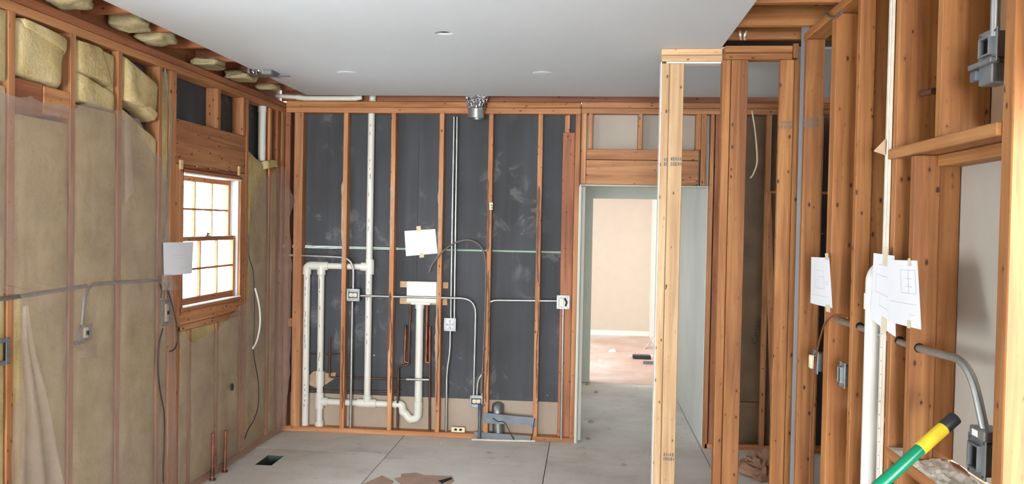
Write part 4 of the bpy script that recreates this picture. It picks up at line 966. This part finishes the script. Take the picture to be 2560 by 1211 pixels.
# ---- ceiling fittings
GL = 'recessed ceiling lights'
for (px, py, lb) in ((868, 182, 'recessed white ceiling light nearer the left wall'), (1357, 183, 'recessed white ceiling light above the doorway side')):
    c = PZ(px, py, HC); F = Frame(c, (1, 0, 0), (0, 1, 0), (0, 0, -1)); t = thing('recessed_light', c, lb, 'ceiling light', GL)
    build('trim_ring', MB().tube([F(0, 0, 0.0005), F(0, 0, 0.003), F(0, 0, 0.004)], [0.07, 0.068, 0.058], 28), M_LENS, t, smooth=True); build('lens', MB().disc(F, 0, 0, 0.052, 0.0035, 0.005, 24), M_LENS, t)
t = thing('ceiling_hole_cover', (cx, cy, HC), 'pale disc patch behind the dark hole in the ceiling', 'cover disc'); F = Frame((cx - 0.03, cy - 0.02, HC + CT + 0.02), (1, 0, 0), (0, 1, 0), (0, 0, -1))
build('disc', MB().disc(F, -0.01, 0.012, 0.05, 0, 0.004, 20), M_PVC, t); build('bracket', MB().fbox(F, -0.08, 0.12, -0.06, 0.08, -0.02, -0.012), M_DARK, t)
mbx = thing('metal_ceiling_box', (-2.33, 5.58, HC - 0.01), 'silver metal light housing sticking out of the cut ceiling edge', 'light housing')
q0 = PY(624, 181, 5.57); q1 = PY(686, 181, 5.57)
build('housing', MB().box(q0.x, q1.x, 5.52, 5.65, q0.z - 0.022, q0.z + 0.035), M_ZINC, mbx, bevel=0.006); build('can', MB().tube([(q0.x + 0.03, 5.515, q0.z - 0.004), (q0.x + 0.11, 5.515, q0.z - 0.004)], 0.02, 14), M_FOIL, mbx, smooth=True); build('end_plate', MB().box(q1.x - 0.002, q1.x + 0.004, 5.515, 5.655, q0.z - 0.024, q0.z + 0.038), M_STEEL, mbx)
build('hanger_bar', MB().box(q1.x + 0.003, q1.x + 0.09, 5.63, 5.637, q0.z - 0.02, q0.z - 0.01), M_STEEL, mbx)

# ---- left wall boxes and wires
def lbox(px, py, label, w=0.08, h=0.1, dev=True):
    F = face_left(PX(px, py, XL - 0.002)); t = thing('switch_box', F(0, -h / 2), label, 'switch box', GB)
    F = Frame(F.o + F.n * 0.012, F.u, F.v, F.n)
    build('box_body', hollow(F, w, h, 0.045), M_ZINC, t); build('mud_ring', ringplate(F, w + 0.02, h + 0.01, w - 0.03, h - 0.03, -0.002, 0.003), M_ZINC, t, bevel=0.001)
    if dev:
        build('device', MB().fbox(F, -0.016, 0.016, -h * 0.36, h * 0.36, -0.02, 0.008), M_IVORY, t, bevel=0.002); build('toggle', MB().fbox(F, -0.004, 0.004, -0.01, 0.01, 0.008, 0.018), M_DARK, t)
    screws(F, w, h, t, 0.003); return t
lb1 = lbox(411, 782, 'steel switch box with dangling wires left of the window', 0.09, 0.15)
for pts in ([(402, 745), (404, 725), (400, 712)], [(410, 748), (412, 720), (410, 706)], [(418, 745), (419, 722), (424, 708)]):
    build('lead_wire', MB().tube(smoothline([PX(x, y, XL + 0.02) for x, y in pts], 4), 0.004, 6), M_WIREB, lb1, smooth=True)
lb2 = lbox(208, 832, 'small outlet box showing through the plastic at lower left', 0.09, 0.075)
build('clamp', MB().fbox(face_left(PX(196, 856, XL)), -0.03, 0.04, -0.012, 0.008, -0.02, 0.012), M_STEEL, lb2, bevel=0.002)
lbox(0, 880, 'dark steel box cut off by the left picture edge', 0.07, 0.11, False)
conduit('conduit behind the plastic running along the left wall studs', [PX(-30, 752, XL + 0.0), PX(60, 740, XL + 0.0), PX(215, 715, XL + 0.0)], r=0.011, mat=M_ZINC, couplings=[(PX(35, 743, XL), (0, 1, 0))])
conduit('conduit bending down behind the plastic into the outlet box', [PX(400, 700, XL), PX(212, 712, XL), PX(205, 812, XL)], mat=M_ZINC, r=0.011, bend=0.14)
tag(tubeo('hanging_cable', smoothline([PX(x, y, XL + 0.03) for x, y in ((407, 822), (398, 860), (395, 920), (400, 975), (410, 1030), (411, 1100), (408, 1165), (408, 1208))], 6), 0.0042, M_WIREB, None, 8), 'black cable hanging from the switch box to the floor', 'cable')
tag(tubeo('hanging_cable', smoothline([PX(x, y, XL + 0.03) for x, y in ((418, 722), (430, 760), (441, 810), (444, 850), (437, 872), (424, 880))], 6), 0.004, M_WIREB, None, 8), 'short dark cable curling under the window corner', 'cable')
tag(tubeo('hanging_cable', smoothline([PX(x, y, XL + 0.045) for x, y in ((620, 590), (622, 640), (634, 690), (636, 800), (634, 880), (645, 950), (646, 1010), (635, 1050), (620, 1075), (612, 1097))], 6), 0.0042, M_WIREB, None, 8), 'long dark cable hanging right of the window', 'cable')
tag(tubeo('white_cable', smoothline([PX(x, y, XL + 0.068) for x, y in ((638, 722), (648, 765), (650, 810), (643, 850), (632, 872))], 6), 0.007, M_WIREW, None, 10), 'short white cable curving out right of the window', 'cable')
tag(tubeo('white_cable', smoothline([PX(x, y, XL + 0.04) for x, y in ((722, 910), (716, 960), (714, 1010), (715, 1064))], 6), 0.006, M_WIREG, None, 8), 'thin grey cable in the corner beside the first back stud', 'cable')
tag(tubeo('grey_cable', smoothline([PX(x, y, XL + 0.012) for x, y in ((412, 172), (420, 235), (428, 300), (424, 400), (418, 480), (414, 560), (408, 640), (406, 700))], 6), 0.006, M_WIREG, None, 8), 'grey cable running down the stud left of the window', 'cable')
for k, (x, y, w, h) in enumerate(((452, 412, 0.02, 0.03), (500, 418, 0.05, 0.008), (535, 424, 0.06, 0.009), (570, 426, 0.03, 0.008), (597, 428, 0.014, 0.035))):
    build('wood_splinter', MB().fbox(face_left(PX(x, y, XL)), -w, w, -h, h, -0.004, 0.008), PALE[1] if k in (0, 4) else RED[1], wl, bevel=0.003)
tag(build('rubber_plug', MB().disc(face_left(PX(578, 968, XL + 0.026)), 0, 0, 0.018, 0, 0.012, 12, 0.026), M_BLACK), 'small black plug poking through the plastic below the window', 'plug')

# ---- right wall fittings
XC = XR + 0.03
conduit('conduit through the right studs bending down to a box', [PX(2078, 795, XC), PX(2300, 873, XC), PX(2425, 905, XC), Vector((XC, PX(2470, 960, XC).y, 1.20))], r=0.013, bend=0.16,
        couplings=[(PX(2180, 832, XC), (0, 1, 0)), (PX(2325, 880, XC), (0, 1, 0))])
for yy in (2.9245, 3.1015, 3.5395):
    F = face_near((XC, yy, PX(2300, 873, XC).z)); build('drill_hole', MB().disc(F, 0, 0.002, 0.0165, -0.0005, 0.0008, 16), M_DARK, wr)
def rbox(F, w, h, d, label, cat='switch box'):
    t = thing('switch_box', F(0, -h / 2), label, cat, GB)
    build('box_body', hollow(F, w, h, d), M_ZINC, t, bevel=0.0); build('mud_ring', ringplate(F, w + 0.024, h + 0.02, w - 0.028, h - 0.028, -0.001, 0.004), M_ZINC, t, bevel=0.0015)
    build('collar', ringplate(F, w - 0.02, h - 0.02, w - 0.032, h - 0.032, 0.003, 0.016), M_ZINC, t, bevel=0.001); screws(F, w, h, t, 0.004); return t
rb1 = rbox(face_right(PX(2444, 1142, XR + 0.02)), 0.085, 0.095, 0.05, 'steel switch box at the lower right below the bent conduit')
Fq = face_right(PX(2444, 1142, XR + 0.02)); build('top_bracket', MB().fbox(Fq, -0.03, 0.06, 0.055, 0.085, -0.05, 0.012), M_ZINC, rb1, bevel=0.003); build('label_sticker', MB().fbox(Fq, -0.012, 0.022, 0.06, 0.078, 0.012, 0.0126), M_PAPER, rb1)
Fq = face_right(PX(2472, 118, XR + 0.02)); ub = rbox(Fq, 0.085, 0.075, 0.05, 'pair of steel boxes with bracket at the upper right')
build('lower_box', MB().fbox(Fq, -0.05, 0.03, -0.105, -0.045, -0.05, 0.004), M_ZINC, ub, bevel=0.004); build('bracket', MB().fbox(Fq, -0.09, 0.05, -0.052, -0.036, -0.01, 0.018), M_ZINC, ub, bevel=0.003)
build('clamp', MB().fbox(Fq, -0.085, -0.045, -0.088, -0.056, -0.01, 0.014), M_STEEL, ub, bevel=0.004)
conduit('vertical conduit rising from the upper right boxes', [PX(2487, 92, XR + 0.02), PX(2487, 92, XR + 0.02) + Vector((0, 0, 0.4))], r=0.0125)
tag(tubeo('pipe_stub', [PX(2305, 233, XR + 0.06), PX(2336, 228, XR + 0.06)], 0.012, M_COPPERD, None, 10), 'short pipe stub through the upper right studs', 'pipe')
Fq = face_right(PX(2106, 937, XR + 0.006)); rbox(Fq, 0.062, 0.09, 0.05, 'grey steel box between the right studs below the small paper')
Fq = face_right(PX(2040, 905, XR + 0.01)); t = rbox(Fq, 0.06, 0.09, 0.05, 'box with an ivory switch and hanging cord in the dark gap'); build('device', MB().fbox(Fq, -0.02, 0.02, -0.032, 0.032, 0.004, 0.03), M_IVORY, t, bevel=0.003)
tag(tubeo('lamp_cord', smoothline([PX(x, y, XR - 0.012) for x, y in ((2118, 795), (2090, 788), (2065, 805), (2052, 840), (2043, 880), (2036, 930), (2030, 1010), (2026, 1100), (2024, 1205), (2022, 1300))], 6), 0.0045, M_WIRER, None, 8), 'thin brown cord looping down the right studs', 'cord')
# corner bead strip
cb = thing('corner_bead', (XR - 0.01, 3.165, 0), 'white drywall corner bead standing along a right stud', 'corner bead')
build('bead', MB().box(XR - 0.016, XR - 0.0105, 3.15, 3.170, 0.0, 2.85), M_PLASTER, cb, bevel=0.002); build('flange', MB().box(XR - 0.0105, XR - 0.001, 3.146, 3.152, 0.0, 2.85), M_PLASTER, cb)
q = PX(2200, 378, XR - 0.022); build('torn_tab', MB().add([(XR - 0.022, 3.151, q.z + 0.04), (XR - 0.022, 3.151, q.z - 0.02), (XR - 0.05, 3.19, q.z - 0.002), (XR - 0.02, 3.155, q.z + 0.04), (XR - 0.02, 3.155, q.z - 0.02)], [(0, 1, 2), (3, 2, 4), (0, 2, 3), (1, 4, 2), (0, 3, 4, 1)]), M_PAPERBITS, cb)
for k in range(30):
    build('bead_hole', MB().disc(face_near((XR - 0.016, 3.1495, 0.15 + k * 0.05)), 0, 0, 0.002, 0, 0.0006, 6), M_STEEL, cb)
# plaster rubble on the niche sill
vs_, fs_ = [], []; nx, ny = 12, 46; rnd = random.Random(3)
for j in range(ny + 1):
    for i in range(nx + 1):
        x, y = XR - 0.004 + 0.150 * i / nx, 2.40 + 0.69 * j / ny
        e = min(1, 6 * min(i / nx, 1 - i / nx, j / ny, 1 - j / ny)); h = max(0, noise.noise(Vector((x * 28, y * 16, 1))) * 0.9 + noise.noise(Vector((x * 70, y * 60, 2))) * 0.5 + 0.35)
        vs_.append((x, y, 0.9955 + 0.001 + 0.018 * h * e))
n1 = len(vs_); W = nx + 1
vs_ += [(v[0], v[1], 0.9955) for v in vs_]
for j in range(ny):
    for i in range(nx):
        a = j * W + i; fs_ += [(a, a + 1, a + W + 1, a + W), (n1 + a, n1 + a + W, n1 + a + W + 1, n1 + a + 1)]
rub = build('plaster_rubble', MB().add(vs_, fs_), M_PLASTER, smooth=False, base=True); tag(rub, 'broken plaster dust spread over the pass through sill', 'rubble'); rub['kind'] = 'stuff'
chip = thing('wood_splinter', PX(2395, 1182, XR + 0.03), 'dark splinter of wood among the plaster on the sill', 'splinter')
F = Frame(PX(2395, 1182, XR + 0.03) + Vector((0, 0, 0.012)), (0, -1, 0), (1, 0, 0), (0, 0, 1)); build('sliver', MB().poly(F, [(-0.06, 0), (-0.02, 0.012), (0.05, 0.004), (0.09, -0.006), (0.0, -0.012)], 0, 0.006), RED[1], chip)
# green pole
tip = PX(2376, 1056, XR - 0.03); pol = thing('broom_pole', tip, 'green broom pole with yellow grip and black cap at lower right', 'pole')
bx = PZ(2376 - 175 * 8.9, 1056 + 156 * 8.9, 0.0); d = (bx - tip).normalized()
def pp(t): return tip + d * t
RP = 0.0185
tubeo('shaft', [pp(0.1), pp((bx - tip).length - 0.02)], RP * 0.94, M_GREEN, pol, 20); tubeo('grip', [pp(0.028), pp(0.03), pp(0.128), pp(0.13)], [RP * 0.9, RP * 1.05, RP * 1.05, RP * 0.95], M_YELLOW, pol, 20)
tubeo('end_cap', [pp(-0.022), pp(-0.02), pp(0.028), pp(0.03)], [RP * 0.9, RP * 1.08, RP * 1.08, RP], M_BLACK, pol, 20)
# joists gap: cables and block on the right
tag(tubeo('white_cable', smoothline([PZ(x, y, HC + z) for x, y, z in ((1850, 78, 0.03), (1851, 88, 0.0), (1853, 98, 0.01))], 4), 0.006, M_WIREW, None, 8), 'left white cable crossing between the right ceiling joists', 'cable', 'cables between ceiling joists')
tag(tubeo('white_cable', smoothline([PZ(x, y, HC + z) for x, y, z in ((1866, 78, 0.03), (1862, 88, 0.0), (1862, 98, 0.01))], 4), 0.006, M_WIREW, None, 8), 'right white cable crossing between the right ceiling joists', 'cable', 'cables between ceiling joists')
tag(tubeo('grey_cable', smoothline([PX(x, y, XR - 0.015) for x, y in ((2062, 34), (2075, 42), (2088, 43), (2102, 34), (2108, 22))], 5), 0.005, M_WIREG, None, 8), 'grey cable looping over the right top plate', 'cable')
# closet: leaning frame, romex, bag
lf = thing('leaning_frame', (1.43, 6.42, 0), 'narrow wooden frame leaning behind the partition studs', 'frame')
def slant(name, p, q, w, t, mat, parent):
    p, q = Vector(p), Vector(q); d = (q - p).normalized(); a = Vector((1, 0, 0)); a = (a - d * a.dot(d)).normalized(); b = d.cross(a)
    build(name, MB().hexa([p - a * w - b * t, p + a * w - b * t, p + a * w + b * t, p - a * w + b * t, q - a * w - b * t, q + a * w - b * t, q + a * w + b * t, q - a * w + b * t]), mat, parent, bevel=0.002)
slant('side_rail', (1.435, 6.35, 0.0), PY(1920, 483, 6.55), 0.019, 0.03, OLD[2], lf); tp = PY(1920, 483, 6.55)
build('top_rail', MB().box(tp.x - 0.018, tp.x + 0.55, 6.52, 6.58, tp.z - 0.004, tp.z + 0.016), HONEY[0], lf, bevel=0.002); slant('side_rail', (1.435 + 0.56, 6.35, 0.0), (tp.x + 0.54, 6.55, tp.z), 0.019, 0.03, OLD[2], lf)
tag(tubeo('white_cable', smoothline(pl([(1880, 278), (1888, 330), (1893, 400), (1885, 432), (1876, 446)], 6.72), 6), 0.007, M_TAPE, None, 8), 'pale cable hanging in the closet behind the middle post', 'cable')
off = Vector((1.3, 6.12, 0)); vs_, fs_ = [], []; nu, nv = 26, 12
for j in range(nv + 1):
    for i in range(nu):
        th = math.pi * 0.5 * j / nv; ph = 2 * math.pi * i / nu; dd = Vector((math.cos(th) * math.cos(ph), math.cos(th) * math.sin(ph), math.sin(th)))
        k = 1 + 0.45 * noise.noise(dd * 2.1 + Vector((4, 1, 2))) + 0.25 * noise.noise(dd * 5)
        vs_.append((off.x + dd.x * 0.14 * k, off.y + dd.y * 0.2 * k, max(0.002, dd.z * 0.15 * k)))
for j in range(nv):
    for i in range(nu): fs_.append((j * nu + i, j * nu + (i + 1) % nu, (j + 1) * nu + (i + 1) % nu, (j + 1) * nu + i))
tag(build('paper_bag', MB().add(vs_, fs_), M_BAG, base=True), 'crumpled brown paper bag on the closet floor', 'paper bag')

# ---- floor items
fv = thing('floor_register', ((vx0 + vx1) / 2, (vy0 + vy1) / 2, -0.2), 'dark open floor register hole near the left wall', 'floor register')
build('boot', MB().box(vx0, vx0 + 0.002, vy0, vy1, -0.22, -0.001).box(vx1 - 0.002, vx1, vy0, vy1, -0.22, -0.001).box(vx0, vx1, vy0, vy0 + 0.002, -0.22, -0.001).box(vx0, vx1, vy1 - 0.002, vy1, -0.22, -0.001).box(vx0, vx1, vy0, vy1, -0.222, -0.22), plain('dull_dark_sheet_metal', srgb(62, 76, 72), 0.6, 0.3), fv)
def flat(px, Z=0.001, th=0.004):
    pts = [PZ(x, y, 0) for x, y in px]; F = Frame((0, 0, Z), (1, 0, 0), (0, 1, 0), (0, 0, 1)); return MB().poly(F, [(p.x, p.y) for p in pts][::-1], 0, th)
cd1 = thing('cardboard_piece', PZ(940, 1205, 0), 'small folded cardboard piece at the bottom edge of the floor', 'cardboard', 'cardboard scraps')
build('sheet', flat([(900, 1216), (955, 1191), (984, 1205), (972, 1222), (900, 1225)]), M_CARD, cd1)
cd2 = thing('cardboard_piece', PZ(1060, 1200, 0), 'larger torn cardboard sheet at the bottom edge of the floor', 'cardboard', 'cardboard scraps')
build('sheet', flat([(1000, 1215), (1003, 1187), (1040, 1184), (1060, 1190), (1130, 1193), (1135, 1203), (1110, 1225), (1005, 1230)]), M_CARD, cd2)
build('torn_flap', flat([(985, 1200), (1005, 1196), (1030, 1204), (1000, 1212)], 0.006, 0.003), M_CARD, cd2); build('dark_slit', flat([(1095, 1205), (1128, 1196), (1131, 1200), (1105, 1212)], 0.0052, 0.001), M_DARK, cd2)
GC = 'plaster crumbs on the floor'
def crumb(px, py, r, mat, label, seed, name='plaster_crumb', cat='debris', group=GC, z=0.0):
    rnd = random.Random(seed); c = PZ(px, py, z); n = 7; pts = [(c.x + r * rnd.uniform(0.6, 1.2) * math.cos(2 * math.pi * k / n), c.y + 1.6 * r * rnd.uniform(0.6, 1.2) * math.sin(2 * math.pi * k / n)) for k in range(n)]
    top = [(c.x + (a - c.x) * 0.6, c.y + (b - c.y) * 0.6) for a, b in pts]; h = r * 0.45
    vs = [(a, b, z + 0.0005) for a, b in pts] + [(a, b, z + h * rnd.uniform(0.7, 1.2)) for a, b in top]
    fs = [tuple(range(n - 1, -1, -1)), tuple(range(n, 2 * n))] + [(k, (k + 1) % n, n + (k + 1) % n, n + k) for k in range(n)]
    tag(build(name, MB().add(vs, fs), mat, base=True), label, cat, group)
for k, (x, y, r, lb) in enumerate(((1102, 1109, 0.012, 'lone white crumb on the subfloor in front of the loose outlet plate'), (1492, 1025, 0.014, 'white plaster crumb in the middle of the passage floor'), (1530, 1013, 0.012, 'tiny white crumb at mid passage right of the larger one'),
                                 (1605, 1005, 0.012, 'white crumb on the passage floor near the pale post'), (1712, 1072, 0.018, 'largest white crumb at the foot of the right passage wall'), (1700, 1095, 0.016, 'flat white crumb between pale post and passage wall'),
                                 (1735, 1107, 0.015, 'white crumb nearest the foot of the doorway stud at right'), (1875, 1192, 0.012, 'white crumb on the closet floor beside the paper bag'))):
    crumb(x, y, r, M_PLASTER, lb, k)
for k, (x, y, r, lb) in enumerate(((1470, 962, 0.035, 'pile of tan plaster chips at the far left of the passage'), (1478, 1056, 0.035, 'flat tan plaster chip on the passage floor'), (1452, 985, 0.022, 'small tan chip against the left passage wall'),
                                 (1470, 1098, 0.024, 'tan plaster lump near the doorway stud'), (1449, 1105, 0.014, 'yellowish chip at the foot of the doorway stud'), (1490, 982, 0.03, 'thin tan flake in the middle of the passage'))):
    crumb(x, y, r, M_PAPERBITS, lb, 40 + k, 'plaster_chip', 'debris', 'tan plaster chips in the passage')
crumb(1532, 880, 0.07, M_BASE, 'square white scrap on the pink floor of the far room', 90, 'white_scrap', 'scrap', None)
crumb(1500, 903, 0.03, M_BASE, 'tiny white scrap near the far room threshold', 91, 'white_scrap', 'scrap', None)
c = PZ(1604, 897, 0.004); t = thing('floor_vent_cover', c, 'black vent grille lying on the pink far room floor', 'vent grille'); build('body', MB().box(c.x - 0.12, c.x + 0.12, c.y - 0.07, c.y + 0.07, 0.004, 0.05), M_BLACK, t, bevel=0.008)
for k in range(5): build('slat', MB().box(c.x - 0.09 + k * 0.04, c.x - 0.07 + k * 0.04, c.y - 0.055, c.y + 0.055, 0.05, 0.058), M_STEEL, t)
c = PZ(1622, 910, 0.004); t = thing('dark_bracket', c, 'small dark bracket beside the black vent grille', 'bracket'); build('plate', MB().box(c.x - 0.07, c.x + 0.07, c.y - 0.04, c.y + 0.04, 0.004, 0.03), M_BLACK, t, bevel=0.004); build('lip', MB().box(c.x - 0.07, c.x + 0.07, c.y - 0.05, c.y - 0.041, 0.004, 0.045), M_STEEL, t)
tag(tubeo('white_cable', smoothline([PZ(1610, 872, 0.012), PZ(1622, 862, 0.05), PY(1630, 845, 11.9), PY(1636, 838, 11.9), PZ(1639, 872, 0.012), PZ(1650, 880, 0.012)], 6), 0.012, M_WIREW, None, 8), 'white cable looping on the floor of the far room', 'cable')
# grade stamps and nail holes on studs
def stamp(F, w, h, seed, n=9):
    rnd = random.Random(seed); mb = MB()
    for r in range(2):
        a = -w / 2
        while a < w / 2:
            ww = rnd.uniform(0.004, 0.010); hh = h * rnd.uniform(0.28, 0.42); b = (-h * 0.25 if r == 0 else h * 0.25)
            mb.fbox(F, a, min(a + ww, w / 2), b - hh / 2, b + hh / 2, 0, 0.0006); a += ww + rnd.uniform(0.003, 0.007)
    return mb
for px, py, Y, w, h, par, sd in ((1690, 404, P1 + 0.0035, 0.06, 0.06, wp, 1), (1664, 405, P1 - 0.0005, 0.02, 0.05, wp, 2), (1672, 1143, P1 + 0.0035, 0.06, 0.05, wp, 3), (2028, 307, 4.3945, 0.075, 0.06, wr, 4), (1967, 312, P2 - 0.0005, 0.06, 0.05, wp, 5)):
    build('grade_stamp', stamp(face_near(PY(px, py, Y)), w, h, sd), M_WIREG, par)
# ---- outside the window: neighbouring house over ground whitened to bounce light indoors
hs = thing('neighbour_house', (-14, 9, -0.6), 'pale neighbouring house seen through the window', 'house')
build('wall', MB().box(-16, -14, 2, 22, -0.6, 5.0), M_SIDING, hs); build('roof', MB().hexa([(-16.4, 1.6, 5.0), (-13.5, 1.6, 5.0), (-13.5, 22.4, 5.0), (-16.4, 22.4, 5.0), (-16.2, 1.6, 7.2), (-16.0, 1.6, 7.2), (-16.0, 22.4, 7.2), (-16.2, 22.4, 7.2)]), M_STEEL, hs)
build('corner_board', MB().box(-13.99, -13.9, 12.6, 13.0, -0.6, 2.6), M_TEAL, hs); build('band_board', MB().box(-13.99, -13.93, 2, 22, 1.1, 1.3), M_TEAL, hs)
smesh('ground', MB().box(-30, -2.8, -8, 30, -0.7, -0.6), M_GROUND, 'bright pale ground outside the window', 'ground')
